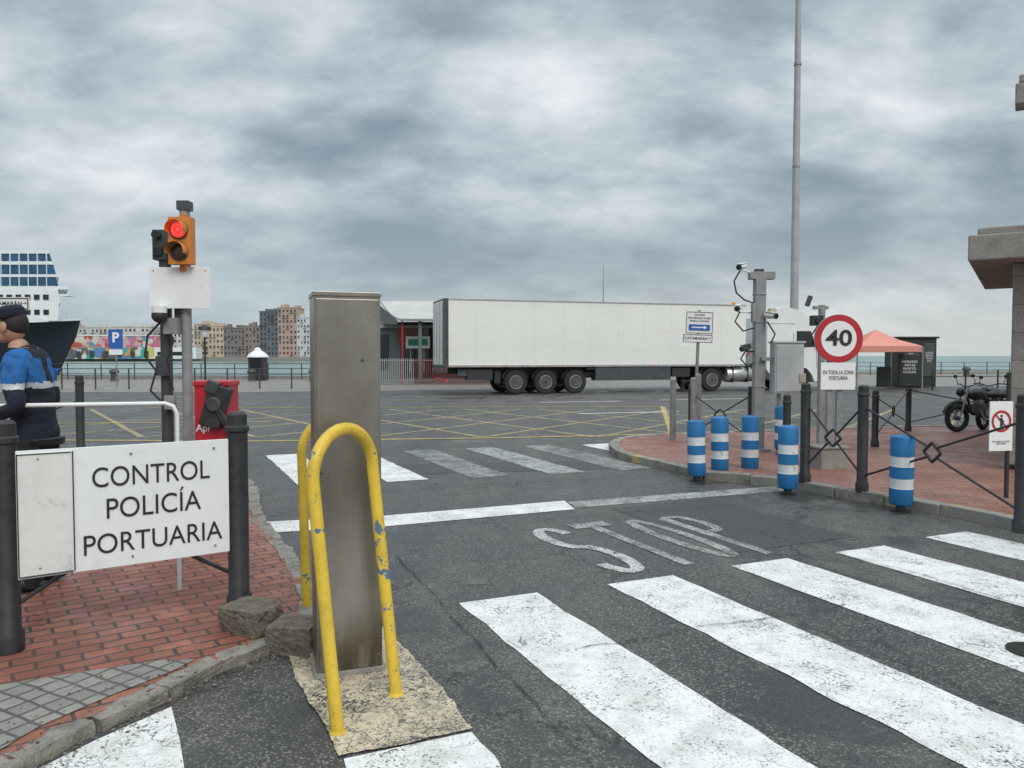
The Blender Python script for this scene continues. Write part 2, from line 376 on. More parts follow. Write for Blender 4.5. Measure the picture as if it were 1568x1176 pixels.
def kerb(name,pts,h,w,mats,step=.55,jit=.008,rough=False):
    b=B(name); rs=resample(pts,step)
    for i in range(len(rs)-1):
        a=rs[i];c=rs[i+1];d=(c-a); L=d.length
        mid=(a+c)/2; hh=h+random.uniform(-.006,.006)
        b.box((mid.x+random.uniform(-jit,jit),mid.y,hh/2-.02),(L-.012-random.random()*(.02 if rough else 0),w*random.uniform(.85 if rough else .94,1.06),hh+.04),random.choice(mats),rot=(random.uniform(-2,2),random.uniform(-1,1),math.degrees(math.atan2(d.y,d.x))+random.uniform(-2,2)*(2 if rough else 1)))
    if rough:
        bmesh.ops.subdivide_edges(b.bm,edges=list(b.bm.edges),cuts=5,use_grid_fill=True)
        for v in b.bm.verts:
            v.co+=mnoise.noise_vector(v.co*18)*.009+mnoise.noise_vector(v.co*50)*.004
    return b.finish(bevel=0 if rough else .010)
kerb('kerb_stones',KL,.062,.125,[KERB],.36,.012,True)
KR=[(5.6,2.0),(5.3,4.5),(5.0,6.3),(4.86,7.14),(4.63,7.67),(4.34,8.12),(3.90,8.72),(3.56,9.41),(3.10,9.77),(2.59,10.11),(2.26,11.05),(1.90,11.78),(1.745,12.52),(1.78,13.37),(2.06,14.3),(2.79,14.9),(4.19,15.32),(7.27,16.3),(11.6,17.1),(40,22)]
pave('brick_pavement',[(KR[0][0],KR[0][1])]+KR[1:]+[(40,2.0)],.10,BR_R)
kerb('kerb_stones',KR,.115,.16,[KERB,KERBY,KERBY],.6)
b=B('grit_and_leaf_litter'); LT=M('leaf_litter',(.13,.09,.05),.9,var=.5); GT=M('grit',(.22,.20,.17),.9,var=.5)
def litter(path,n,off,spread,z):
    rs=resample(path,.25)
    for _ in range(n):
        i=random.randrange(len(rs)-1); d=(rs[i+1]-rs[i]).normalized(); nn=Vector((-d.y,d.x,0)); p=rs[i].lerp(rs[i+1],random.random())+nn*(off+random.gauss(0,spread)); 
        s_=random.uniform(.003,.011); b.box((p.x,p.y,z+s_*.3),(s_,s_*random.uniform(.5,1.4),s_*.6),random.choice([LT,GT,GT]),rot=(random.uniform(-20,20),random.uniform(-20,20),random.random()*180))
litter(KL[2:12],520,-.12,.05,.002); litter(KL[2:12],260,.14,.10,.06); litter(KR[3:13],300,.13,.05,.002)
for _ in range(320):
    x=random.uniform(-1.6,3.5); y=random.uniform(2.9,8); s_=random.uniform(.002,.006); b.box((x,y,.010+s_*.3),(s_,s_,s_*.6),GT,rot=(0,0,random.random()*90))
b.finish()
# ---------------------------------------------------------------- street furniture left
def post_prof(h,r=.06):
    return [(r*1.22,0),(r*1.22,.10),(r,.12),(r,h-.13),(r*1.15,h-.12),(r*1.15,h-.095),(r*.95,h-.085),(r*.95,h-.02),(r*.7,h-.004),(r*.1,h)]
def fence(name,posts,z0,h=1.23,r=.06,mat=BLK,rr=.012,top=.98,bot=.18,skip=()):
    b=B(name); 
    for p in posts: b.lathe((p[0],p[1],z0),post_prof(h,r),mat,20)
    for i in range(len(posts)-1):
        if i in skip: continue
        a=Vector((posts[i][0],posts[i][1],z0)); c=Vector((posts[i+1][0],posts[i+1][1],z0)); m_=(a+c)/2; d=(c-a).normalized()
        zt=top;zb=bot;zm=(zt+zb)/2; s=.10
        dm=[m_+Vector((0,0,zm+s)),m_+d*s*1.1+Vector((0,0,zm)),m_+Vector((0,0,zm-s)),m_-d*s*1.1+Vector((0,0,zm))]
        for j in range(4): b.cyl(dm[j],dm[(j+1)%4],rr*1.3,mat,seg=8)
        for e,di in ((a,-1),(c,1)):
            b.cyl(e+Vector((0,0,zt)),m_+d*di*s*.55+Vector((0,0,zm+s*.5)),rr,mat,seg=8)
            b.cyl(e+Vector((0,0,zb)),m_+d*di*s*.55+Vector((0,0,zm-s*.5)),rr,mat,seg=8)
    return b.finish()
fence('metal_fence',[(-3.75,3.35),(-2.72,4.04),(-1.70,4.67)],.058,1.25,.062,bot=.22,top=1.0)
fence('metal_fence',[(-8.1,10.75),(-6.0,10.5)],.058,1.33,.055)
sg=B('control_sign'); L=1.085; H0=.69
sg.box((L/2,0,H0/2),(L,.012,H0),WSG); 
sg.box((.13,-.010,H0/2),(.262,.008,H0-.03),M('white_sign_old',(.72,.72,.68),.4,var=.08,dirt=.5,scale=3))
for x in (.004,.262): sg.box((x,-.016,H0/2),(.006,.006,H0-.03),INK)
sg.box((.13,-.016,H0-.02),(.25,.006,.006),INK); sg.box((.13,-.016,.012),(.25,.006,.006),INK)
for x in (.1,.55,1.0):
    for zz in (.05,.64): sg.cyl((x,-.015,zz),(x,-.006,zz),.007,GAL,seg=10)
sgo=sg.finish(loc=(-2.634,4.00,.455),rz=33.7,bevel=.002)
text(sgo,'text_control','CONTROL',(.662,-.010,.510),.62,INK,height=.112)
text(sgo,'text_policia','POLICÍA',(.668,-.010,.330),.50,INK,height=.145)
text(sgo,'text_portuaria','PORTUARIA',(.67,-.010,.135),.735,INK,height=.112)
b=B('white_handrail'); b.tube([(-4.6,4.75,1.30),(-3.3,4.95,1.325),(-2.34,5.1,1.33),(-2.29,5.11,1.31),(-2.27,5.12,1.26),(-2.27,5.12,.6),(-2.27,5.12,.05)],.014,WHT,12); b.finish()
# stainless box
m,t,bs=newmat('brushed_steel'); co=t.new('ShaderNodeTexCoord').outputs['Object']
st=t.noise(t.new('ShaderNodeMapping',{'Vector':co,'Scale':(90,90,.8)}).outputs[0],3,3,.6); bl=t.noise(co,1.6,5,.6); sm=t.noise(t.new('ShaderNodeMapping',{'Vector':co,'Scale':(7,7,1.6)}).outputs[0],1.5,5,.6)
zz_=t.new('ShaderNodeSeparateXYZ',{0:co}).outputs[2]
c=t.ramp(t.math('ADD',t.math('MULTIPLY',st,.10),t.math('MULTIPLY',bl,.90)),[(.35,(.21,.19,.16)),(.65,(.36,.335,.295))])
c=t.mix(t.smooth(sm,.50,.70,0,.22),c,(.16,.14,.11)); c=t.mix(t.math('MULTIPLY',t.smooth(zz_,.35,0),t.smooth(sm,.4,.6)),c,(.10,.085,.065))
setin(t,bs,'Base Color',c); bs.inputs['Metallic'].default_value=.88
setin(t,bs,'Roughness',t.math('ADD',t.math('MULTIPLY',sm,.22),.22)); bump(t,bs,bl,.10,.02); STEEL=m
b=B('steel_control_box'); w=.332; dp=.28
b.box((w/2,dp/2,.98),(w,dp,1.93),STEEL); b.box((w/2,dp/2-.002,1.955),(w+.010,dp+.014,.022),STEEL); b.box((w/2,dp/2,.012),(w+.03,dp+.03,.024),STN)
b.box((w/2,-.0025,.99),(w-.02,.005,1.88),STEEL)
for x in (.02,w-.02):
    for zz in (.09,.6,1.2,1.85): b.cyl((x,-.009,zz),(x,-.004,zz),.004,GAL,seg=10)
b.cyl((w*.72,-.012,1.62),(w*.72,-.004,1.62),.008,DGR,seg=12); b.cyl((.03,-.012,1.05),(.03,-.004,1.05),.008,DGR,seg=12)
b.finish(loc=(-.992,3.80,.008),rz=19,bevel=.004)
def hoop(name,p,q,h,lean):
    p=Vector(p);q=Vector(q);lean=Vector(lean); d=q-p; w=d.length; r=w/2
    pts=[p+lean*(i/6) for i in range(6)]; pts=[Vector((a.x,a.y,(h-r)*i/6)) for i,a in enumerate(pts)]
    cen=(p+q)/2; 
    for i in range(17):
        a=math.pi-math.pi*i/16
        pts.append(cen+lean+d.normalized()*r*math.cos(a)+Vector((0,0,h-r+r*math.sin(a))))
    for i in range(5,-1,-1):
        a=q+lean*(i/6); pts.append(Vector((a.x,a.y,(h-r)*i/6)))
    b=B(name); b.tube(pts,.029,YEL,16); 
    for e in (p,q): b.lathe((e.x,e.y,.005),[(.038,0),(.036,.008),(.031,.014)],YEL,16)
    b.finish()
hoop('yellow_hoop_barrier',(-.761,3.25,0),(-.562,3.62,0),1.31,(-.125,.10,0))
hoop('yellow_hoop_barrier',(-1.30,4.75,0),(-.95,5.0,0),1.25,(-.03,.02,0))
def block(name,loc,size,rz,seed):
    bm=bmesh.new(); bmesh.ops.create_cube(bm,size=1); bmesh.ops.subdivide_edges(bm,edges=bm.edges,cuts=15,use_grid_fill=True)
    for v in bm.verts:
        v.co=Vector((v.co.x*size[0],v.co.y*size[1],v.co.z*size[2]))
        rr=Vector(v.co); k=1-.05*((abs(rr.x)/size[0]*2)**8*(abs(rr.y)/size[1]*2)**8+(abs(rr.z)/size[2]*2)**8*(abs(rr.x)/size[0]*2)**8)
        n=mnoise.noise_vector(rr*10+Vector((seed,0,0)))*.007+mnoise.noise_vector(rr*55+Vector((seed,3,0)))*.007
        hole=max(0,mnoise.noise(rr*26+Vector((seed,9,1)))-.38)*.06
        v.co=rr*k+n-rr.normalized()*hole
    me=bpy.data.meshes.new(name); bm.to_mesh(me); bm.free(); me.materials.append(CONC)
    ob=link(bpy.data.objects.new(name,me)); ob.location=loc; ob.rotation_euler=(R(3),R(-2),R(rz))
block('concrete_block',(-1.52,4.36,.13),(.33,.21,.15),-30,1)
block('concrete_block',(-1.21,4.19,.085),(.28,.20,.16),-12,5)
# traffic light
b=B('traffic_light'); b.cyl((-3.36,7.7,.05),(-3.36,7.7,3.18),.05,GRY,seg=20); b.box((-3.36,7.7,3.16),(.12,.12,.09),DGR)
b.cyl((-3.36,7.7,.05),(-3.36,7.7,.075),.12,DGR)
SIG=M('signal_yellow',(.62,.21,.03),.45,var=.15,dirt=.3)
b.box((-3.33,7.55,2.785),(.22,.12,.46),SIG); b.box((-3.34,7.62,2.52),(.05,.1,.06),SIG); b.box((-3.34,7.64,3.04),(.05,.12,.04),SIG)
RL=M('red_lamp_lit',(.6,.02,.02),.3,emis=(1,.04,.03,1.1)); RB=M('red_led_bright',(.8,.1,.1),.3,emis=(1,.35,.3,3.0))
for zz,on in ((2.885,True),(2.675,False)):
    b.lathe((-3.33,7.486,zz),[(.09,0),(.092,.01),(.07,.02)],DGR,24,axis=(0,-1,0))
    b.ball((-3.33,7.468,zz),(.076,.02,.076),RL if on else M('lens_off',(.06,.035,.03),.25))
    if on:
        for rr,nn in ((.0,1),(.025,6),(.05,11)):
            for i in range(nn):
                a=2*math.pi*i/nn; b.ball((-3.33+rr*math.cos(a),7.452+rr*.12,zz+rr*math.sin(a)),.006,RB,6,4)
    n=14; r=.088
    for i in range(n):
        a0=R(-20+220*i/n);a1=R(-20+220*(i+1)/n)
        b.poly([(-3.33+r*math.cos(a0),7.47,zz+r*math.sin(a0)),(-3.33+r*math.cos(a1),7.47,zz+r*math.sin(a1)),(-3.33+r*math.cos(a1),7.36,zz+r*.95*math.sin(a1)),(-3.33+r*math.cos(a0),7.36,zz+r*.95*math.sin(a0))],SIG)
b.finish(fix=False,loc=(.06,0,0))
b=B('camera_pole'); b.cyl((-3.575,7.76,.05),(-3.575,7.76,2.80),.058,DGR,seg=18); b.box((-3.60,7.74,2.77),(.12,.14,.30),DGR); b.cyl((-3.60,7.66,2.86),(-3.60,7.60,2.86),.04,GLS)
b.box((-3.60,7.66,2.70),(.09,.03,.08),GLS)
b.cyl((-3.55,7.69,2.12),(-3.53,7.56,2.10),.03,DGR); b.ball((-3.53,7.52,2.05),.075,BLK); b.cyl((-3.53,7.52,2.05),(-3.53,7.52,2.14),.07,WHT)
b.box((-3.45,7.62,1.95),(.14,.1,.16),GRY); b.box((-3.40,7.70,2.02),(.1,.06,.3),DGR); b.box((-3.57,7.68,1.55),(.14,.06,.2),DGR); b.box((-3.50,7.66,1.18),(.1,.06,.14),GRY)
b.tube([(-3.55,7.6,2.0),(-3.68,7.58,1.85),(-3.72,7.6,1.65),(-3.62,7.62,1.5),(-3.68,7.62,1.3),(-3.55,7.66,1.15)],.012,BLK,8)
b.tube([(-3.5,7.6,2.0),(-3.42,7.58,1.8),(-3.5,7.6,1.6),(-3.45,7.62,1.3)],.010,BLK,8)
b.finish(loc=(.04,0,0))
b=B('white_sign_board'); b.box((-3.38,7.60,2.36),(.61,.008,.41),WSG); b.box((-3.38,7.62,2.50),(.5,.03,.03),GAL); b.box((-3.38,7.62,2.22),(.5,.03,.03),GAL)
for x in (-3.64,-3.12): b.cyl((x,7.59,2.53),(x,7.597,2.53),.006,DGR)
b.finish(bevel=.002,loc=(.06,0,-.03))
b=B('barrier_gate_cabinet'); b.box((-2.86,7.25,.73),(.32,.28,1.30),RED); b.box((-2.86,7.25,1.39),(.34,.31,.05),RED); b.box((-2.86,7.25,.085),(.38,.34,.05),DGR)
b.box((-2.80,7.08,1.18),(.20,.10,.40),BLK,rot=(0,18,0)); b.cyl((-2.80,7.0,1.2),(-2.80,7.06,1.2),.07,DGR); b.box((-2.82,7.06,1.36),(.12,.08,.12),DGR,rot=(0,20,0))
b.box((-2.70,7.04,1.03),(.06,.05,.32),BLK,rot=(0,-30,0))
o=b.finish(bevel=.012,loc=(.03,0,0)); text(o,'logo_text','Apr',(-2.93,7.105,.97),.15,WSG,off=.02)
def panel_sign(name,px,py,z,w,h,lines,pole=None,rz=0):
    b=B(name); b.box((0,0,0),(w,.01,h),WSG)
    for s in (1,-1):
        b.box((0,-.008,s*(h/2-.012)),(w-.016,.006,.008),INK); b.box((s*(w/2-.012),-.0085,0),(.008,.006,h-.03),INK)
    if pole is not None: b.cyl((pole,.04,-z+.06),(pole,.04,h/2+.03),.03,GAL)
    o=b.finish(loc=(px,py,z),rz=rz)
    for i,(tx,zz,ww) in enumerate(lines): text(o,'text_%d'%i,tx,(0,-.009,zz),ww,INK,off=.012)
    return o
panel_sign('catamaran_direction_sign',-5.31,8.0,2.20,.46,.135,[('CATAMARÁN→',0,.42)],pole=-.27)
# ---------------------------------------------------------------- officer
def skin_mesh(nodes,edges,root,sub=2):
    me=bpy.data.meshes.new('tmp'); me.from_pydata([n[0] for n in nodes],edges,[]); ob=link(bpy.data.objects.new('tmp',me))
    ob.modifiers.new('s','SKIN'); 
    for i,n in enumerate(nodes):
        r=n[1]; r=r if isinstance(r,(tuple,list)) else (r,r)
        me.skin_vertices[0].data[i].radius=r; me.skin_vertices[0].data[i].use_root=(i==root)
    sb=ob.modifiers.new('u','SUBSURF'); sb.levels=sub; sb.render_levels=sub
    dg=bpy.context.evaluated_depsgraph_get(); dg.update(); me2=bpy.data.meshes.new_from_object(ob.evaluated_get(dg))
    bpy.data.objects.remove(ob); 
    for p in me2.polygons: p.use_smooth=True
    return me2
NAVY=M('navy_cloth',(.012,.015,.028),.9,var=.35,scale=8,bmp=.3); JBL=M('blue_cloth',(.015,.12,.35),.85,var=.3,scale=9,bmp=.5)
REFL=M('reflective_tape',(.50,.53,.55),.4,var=.1); SKIN=M('skin',(.46,.26,.18),.55,var=.08); HAIR=M('dark_hair',(.02,.016,.013),.7); SHOE=M('black_shoe',(.012,.012,.012),.4)
root=bpy.data.objects.new('police_officer',None); link(root)
nodes=[((0,0,.98),(.15,.17)),((0,0,1.15),(.13,.155)),((-.01,0,1.34),(.135,.175)),((-.03,0,1.50),(.11,.15)),((-.07,0,1.585),.068),((-.11,0,1.66),.058),
 ((-.02,-.18,1.51),.080),((-.02,-.25,1.36),.066),((.02,-.27,1.22),.060),((-.14,-.23,1.16),.050),((-.27,-.15,1.18),.035),
 ((-.02,.18,1.51),.080),((-.02,.25,1.36),.066),((.02,.27,1.22),.060),((-.14,.23,1.16),.050),((-.27,.12,1.18),.035),
 ((0,-.10,.88),.115),((-.01,-.11,.68),.095),((-.02,-.12,.50),.075),((.01,-.125,.30),.066),((.03,-.13,.10),.055),
 ((0,.10,.88),.115),((.0,.12,.68),.095),((.0,.13,.50),.075),((.04,.135,.30),.066),((.06,.14,.10),.055)]
edges=[(0,1),(1,2),(2,3),(3,4),(4,5),(3,6),(6,7),(7,8),(8,9),(9,10),(3,11),(11,12),(12,13),(13,14),(14,15),(0,16),(16,17),(17,18),(18,19),(19,20),(0,21),(21,22),(22,23),(23,24),(24,25)]
me=skin_mesh(nodes,edges,0,4)
for mt in (NAVY,JBL,REFL,SKIN): me.materials.append(mt)
for p in me.polygons:
    c=p.center; i=0
    if c.z>1.36: i=1
    if 1.335<c.z<1.372: i=2
    if c.z>1.53 and abs(c.y)<.12: i=0
    if c.z>1.37 and abs(c.y)<.045 : i=0
    if c.z>1.60: i=3
    if c.z<1.30 and c.x<-.255: i=3
    p.material_index=i
for v in me.vertices:
    if .12<v.co.z<1.5: v.co+=mnoise.noise_vector(v.co*11)*.010+mnoise.noise_vector(Vector((v.co.x*9,v.co.y*9,v.co.z*26)))*.006
ob=link(bpy.data.objects.new('body',me)); ob.parent=root
for sgn,wr in ((-1,(-.27,-.15,1.18)),(1,(-.27,.12,1.18))):
    w=Vector(wr); inn=Vector((-.85,-sgn*.35,.12)).normalized(); sd=Vector((0,0,1)); nrm=inn.cross(sd).normalized()*sgn
    P=lambda a,s_,n_: tuple(w+inn*a+sd*s_+nrm*n_)
    nd=[(P(-.01,0,0),(.026,.026)),(P(.035,0,0),(.030,.020)),(P(.075,0,0),(.034,.017))]; ed=[(0,1),(1,2)]
    for j,(o_,ln) in enumerate(((.030,.072),(.010,.080),(-.011,.074),(-.031,.058))):
        b0=len(nd); nd+=[(P(.07,o_,0),.010),(P(.07+ln*.45,o_*1.15,.010),.0095),(P(.07+ln*.75,o_*1.15,.034),.0088),(P(.07+ln*.82,o_*1.1,.058),.0078)]
        ed+=[(2,b0),(b0,b0+1),(b0+1,b0+2),(b0+2,b0+3)]
    b0=len(nd); nd+=[(P(.025,.032,.012),.012),(P(.055,.052,.028),.011),(P(.080,.050,.045),.009)]; ed+=[(1,b0),(b0,b0+1),(b0+1,b0+2)]
    hm=skin_mesh(nd,ed,0,2); hm.materials.append(SKIN); h=link(bpy.data.objects.new('hand',hm)); h.parent=root
b=B('head'); hc=Vector((-.135,0,1.755))
b.ball(hc,(.098,.078,.122),SKIN,24,16,rot=(0,-18,0)); b.ball(hc+Vector((-.035,0,-.075)),(.06,.055,.05),SKIN)
b.ball(hc+Vector((.022,0,.012)),(.092,.083,.105),HAIR,24,16,rot=(0,-18,0))
b.ball(hc+Vector((-.115,0,-.035)),(.02,.014,.026),SKIN)
for s_ in (-1,1):
    b.ball(hc+Vector((.0,s_*.083,-.02)),(.020,.012,.034),SKIN); b.ball(hc+Vector((-.095,s_*.032,-.012)),(.011,.014,.010),WSG); b.ball(hc+Vector((-.104,s_*.032,-.014)),(.005,.006,.006),INK)
    b.box(hc+Vector((-.103,s_*.032,.012)),(.01,.036,.008),HAIR)
b.box(hc+Vector((-.105,0,-.083)),(.012,.042,.008),M('lips',(.35,.13,.11),.5))
b.lathe(hc+Vector((.0,0,.035)),[(.098,0),(.104,.02),(.106,.05),(.09,.075),(.03,.086)],NAVY,24,axis=(-.28,0,1)); b.box(hc+Vector((-.13,0,.035)),(.09,.12,.008),NAVY,rot=(0,-30,0))
b.finish(parent=root,bevel=.002)
b=B('uniform_details')
for x,y in ((.03,-.13),(.06,.14)): b.ball((x-.06,y,.045),(.14,.052,.045),SHOE); b.cyl((x,y,.03),(x,y,.16),.058,SHOE)
b.lathe((0,0,.955),[(.178,0),(.18,.045),(.17,.05)],SHOE,24); b.box((.02,-.2,.9),(.09,.06,.2),SHOE); b.box((-.05,-.19,.97),(.07,.05,.1),SHOE)
b.lathe((-.045,0,1.55),[(.085,0),(.076,.05),(.06,.055)],NAVY,20,axis=(-.3,0,1))
b.box((-.375,-.01,1.20),(.012,.16,.085),INK,rot=(0,30,0))
b.finish(parent=root,bevel=.003)
root.location=(-3.29,5.2,.058); root.rotation_euler=(0,0,R(10)); root.scale=(1.03,)*3
# ---------------------------------------------------------------- bollards and right side
def bollard(x,y,z0=0.0,h=.81,tilt=0):
    b=B('blue_white_bollard'); r=.118
    prof=[(.10,0),(.10,.012),(.045,.02),(.045,.06),(r*.86,.075)]; mt=[INK,INK,DGR,BLU]
    zz=.075; bands=[(BLU,.17),(WPL,.10),(BLU,.12),(WPL,.10),(BLU,.18)]
    tot=sum(q[1] for q in bands); kk=(h-.10)/tot
    for i,(mm,hh) in enumerate(bands):
        hh*=kk
        if mm is WPL: prof+=[(r*.965,zz+.001),(r*.965,zz+hh-.001)]; mt+=[mm,mm]
        else: prof+=[(r,zz+(0.03 if i==0 else .002)),(r,zz+hh-.002)]; mt+=[mm,mm]
        zz+=hh
    prof+=[(r*.95,zz+.015),(r*.6,zz+.028),(r*.1,zz+.03)]; mt+=[BLU,BLU,BLU]
    b.lathe((0,0,0),prof,mt,28); o=b.finish(loc=(x,y,z0)); o.rotation_euler=(R(tilt),R(tilt*.6),random.random()*6)
for a in ((3.29,8.99,0,.82,0),(4.13,8.0,0,.81,1.2),(2.44,9.95,0,.80,-1),(2.84,10.3,0,.82,.5),(3.30,10.46,0,.82,0),(4.26,11.9,.1,.76,0)): bollard(*a)
fence('metal_fence',[(3.60,9.27),(3.99,8.59),(4.47,6.60),(4.75,4.8)],.1,1.22,.058)
fence('metal_fence',[(3.15,13.3),(3.95,12.5),(3.60,9.9)],.1,1.05,.05,top=.9,skip=(1,))
fence('metal_fence',[(6.2,12.9),(8.18,15.6),(11.5,16.3)],.1,.97,.055,top=.85)
b=B('grey_post')
for x,y,h in ((2.98,14.0,1.1),(3.18,13.27,1.15),(3.42,13.9,1.2)): b.cyl((x,y,.1),(x,y,.1+h),.06,GRY,.055); b.ball((x,y,.1+h),(.056,.056,.025),GRY)
b.finish()
b=B('stone_planter_block'); b.box((4.38,10.5,.22),(.42,.33,.30),STN,rot=(0,0,15)); b.box((4.38,10.5,.39),(.46,.37,.04),STN,rot=(0,0,15)); b.finish(bevel=.015)
def ngon(b,c,r,mat,y,seg=40,ri=None):
    if ri is None: b.poly([(c[0]+r*math.cos(2*math.pi*i/seg),y,c[1]+r*math.sin(2*math.pi*i/seg)) for i in range(seg)],mat)
    else:
        for i in range(seg):
            a0=2*math.pi*i/seg;a1=2*math.pi*(i+1)/seg
            b.poly([(c[0]+r*math.cos(a0),y,c[1]+r*math.sin(a0)),(c[0]+r*math.cos(a1),y,c[1]+r*math.sin(a1)),(c[0]+ri*math.cos(a1),y,c[1]+ri*math.sin(a1)),(c[0]+ri*math.cos(a0),y,c[1]+ri*math.sin(a0))],mat)
b=B('speed_limit_sign'); b.lathe((0,.004,0),[(.325,0),(.333,.004),(.333,.022),(.325,.026)],GAL,40,axis=(0,1,0)); 
ngon(b,(0,0),.328,RED,.002,40,.24); ngon(b,(0,0),.242,WSG,.0005)
b.box((0,.01,-.51),(.47,.012,.37),WSG)
b.box((-.10,.06,-.62),(.07,.05,1.7),GAL); b.box((.04,.07,-.75),(.07,.05,1.5),GAL)
o=b.finish(loc=(4.46,10.35,1.885),fix=False)
text(o,'number','40',(0,-.006,0),.36,INK,off=.02,height=.22); text(o,'plate_text','EN TODA LA ZONA\nPORTUARIA',(0,-.003,-.50),.42,INK,off=.0,height=.13)
b=B('no_pedestrians_sign'); b.box((0,.006,0),(.262,.008,.51),WSG); ngon(b,(0,.05),.112,RED,-.002,36,.088)
b.box((0,-.001,.05),(.018,.002,.185),RED,rot=(0,-45,0)); b.box((0,-.0015,.045),(.026,.002,.08),INK); b.ball((0,-.001,.105),(.014,.003,.014),INK)
b.box((-.012,-.0012,-.01),(.011,.002,.07),INK,rot=(0,12,0)); b.box((.012,-.0012,-.01),(.011,.002,.07),INK,rot=(0,-12,0)); b.box((0,-.0012,.06),(.07,.002,.012),INK,rot=(0,20,0))
b.box((.10,.03,-.1),(.03,.03,1.3),BLK)
o=b.finish(loc=(5.02,7.75,.93),rz=8,fix=False)
text(o,'sign_text','PROHIBIDO EL PASO\nPEATONES',(0,-.002,-.17),.2,INK,off=.01)
s1=panel_sign('direction_sign',3.555,14.4,2.28,.52,.42,[('ACCESO',.145,.20),('PROVISIONAL PASEO',.085,.44),('MUELLE CIUDAD',.03,.36)],pole=0)
s1.rotation_euler=(0,R(2),0)
b=B('arrow_plate'); b.box((0,0,0),(.40,.006,.11),M('blue_sign',(.03,.12,.42),.4)); 
b.poly([(-.15,-.005,.012),(-.15,-.005,-.012),(.08,-.005,-.012),(.08,-.005,-.035),(.15,-.005,0),(.08,-.005,.035),(.08,-.005,.012)],WSG); o=b.finish(fix=False,parent=s1,loc=(0,-.014,-.09))
b=B('lower_plate'); b.box((0,0,0),(.56,.01,.16),WSG); 
for s in (1,-1): b.box((0,-.008,s*.07),(.54,.006,.008),INK); b.box((s*.27,-.0085,0),(.008,.006,.14),INK)
b.finish(parent=s1,loc=(-.02,0,-.30)); text(s1,'text_lower','CATAMARÁN→',(-.02,-.009,-.30),.50,INK,off=.012)
b=B('surveillance_camera_post'); X,Y=4.02,12.35
b.box((X,Y,1.50),(.165,.165,2.85),GRY); b.box((X,Y,.12),(.32,.32,.05),GRY); b.box((X+.03,Y,2.95),(.40,.16,.12),GRY); b.box((X-.02,Y-.02,3.03),(.14,.1,.05),DGR)
def cctv(bb,x,y,z,yaw,dark=False):
    d=Vector((math.cos(R(yaw)),math.sin(R(yaw)),-.18)).normalized(); c=Vector((x,y,z)); mm=DGR if dark else WHT
    bb.cyl(c-d*.11,c+d*.09,.042,mm); bb.cyl(c+d*.09,c+d*.12,.047,DGR); bb.cyl(c+d*.1,c+d*.125,.03,GLS); bb.box(c+Vector((0,0,.05)),(.2,.09,.012),mm,rot=(0,10,yaw))
cctv(b,X-.34,Y-.15,3.08,-130); cctv(b,X-.38,Y-.15,2.42,-120); cctv(b,X-.25,Y-.12,1.78,-140,True); cctv(b,X+.12,Y-.2,2.30,-60)
b.tube([(X-.08,Y,2.97),(X-.2,Y-.08,3.0),(X-.33,Y-.14,3.03)],.016,WHT,8); b.tube([(X-.08,Y,2.35),(X-.38,Y-.14,2.36)],.016,WHT,8); b.tube([(X-.08,Y,1.72),(X-.25,Y-.1,1.73)],.016,DGR,8)
b.tube([(X-.36,Y-.15,3.02),(X-.46,Y-.15,2.85),(X-.42,Y-.15,2.66),(X-.28,Y-.12,2.55),(X-.12,Y-.1,2.5),(X-.1,Y-.1,2.3)],.014,BLK,8)
b.tube([(X-.36,Y-.15,2.36),(X-.44,Y-.16,2.2),(X-.30,Y-.14,2.05),(X-.12,Y-.1,2.1)],.014,BLK,8)
b.tube([(X-.26,Y-.12,1.72),(X-.34,Y-.15,1.6),(X-.22,Y-.12,1.48),(X-.1,Y-.1,1.55)],.014,BLK,8)
b.tube([(X+.1,Y-.1,2.2),(X+.22,Y-.12,2.0),(X+.15,Y-.12,1.85)],.014,BLK,8)
b.box((X+.42,Y-.1,1.45),(.46,.26,.80),LGR); b.box((X+.42,Y-.24,1.45),(.42,.02,.74),LGR); b.box((X+.42,Y-.1,1.87),(.50,.30,.03),LGR); b.box((X+.1,Y-.1,1.6),(.2,.1,.06),GAL)
b.box((X+.15,Y-.16,2.33),(.10,.14,.16),M('beige_box',(.45,.40,.30),.6)); b.box((X-.12,Y-.1,2.35),(.07,.1,.3),GRY)
b.cyl((X+.3,Y-.1,.1),(X+.3,Y-.1,1.1),.03,GAL); b.box((X+.62,Y-.22,1.3),(.10,.1,.14),M('beige_box',(.45,.40,.30),.6))
for dz in (0.65,1.15,2.2,2.65): b.box((X,Y-.004,dz),(.18,.18,.025),GAL)
b.finish(bevel=.006)
b=B('camera_pole'); X,Y=4.69,11.5; b.cyl((X,Y,.1),(X,Y,2.42),.05,GRY); b.box((X-.02,Y,2.38),(.22,.07,.05),GAL)
b.box((X-.12,Y-.1,2.18),(.16,.14,.15),BLK); b.cyl((X-.12,Y-.17,2.18),(X-.12,Y-.2,2.18),.045,GLS); b.box((X-.2,Y,2.48),(.06,.06,.16),DGR,rot=(0,20,0)); b.box((X,Y-.08,1.95),(.14,.08,.12),GRY)
b.tube([(X-.1,Y-.1,2.1),(X-.2,Y-.1,1.95),(X-.1,Y-.08,1.8),(X,Y-.06,1.7)],.012,BLK,8); b.finish(bevel=.004)
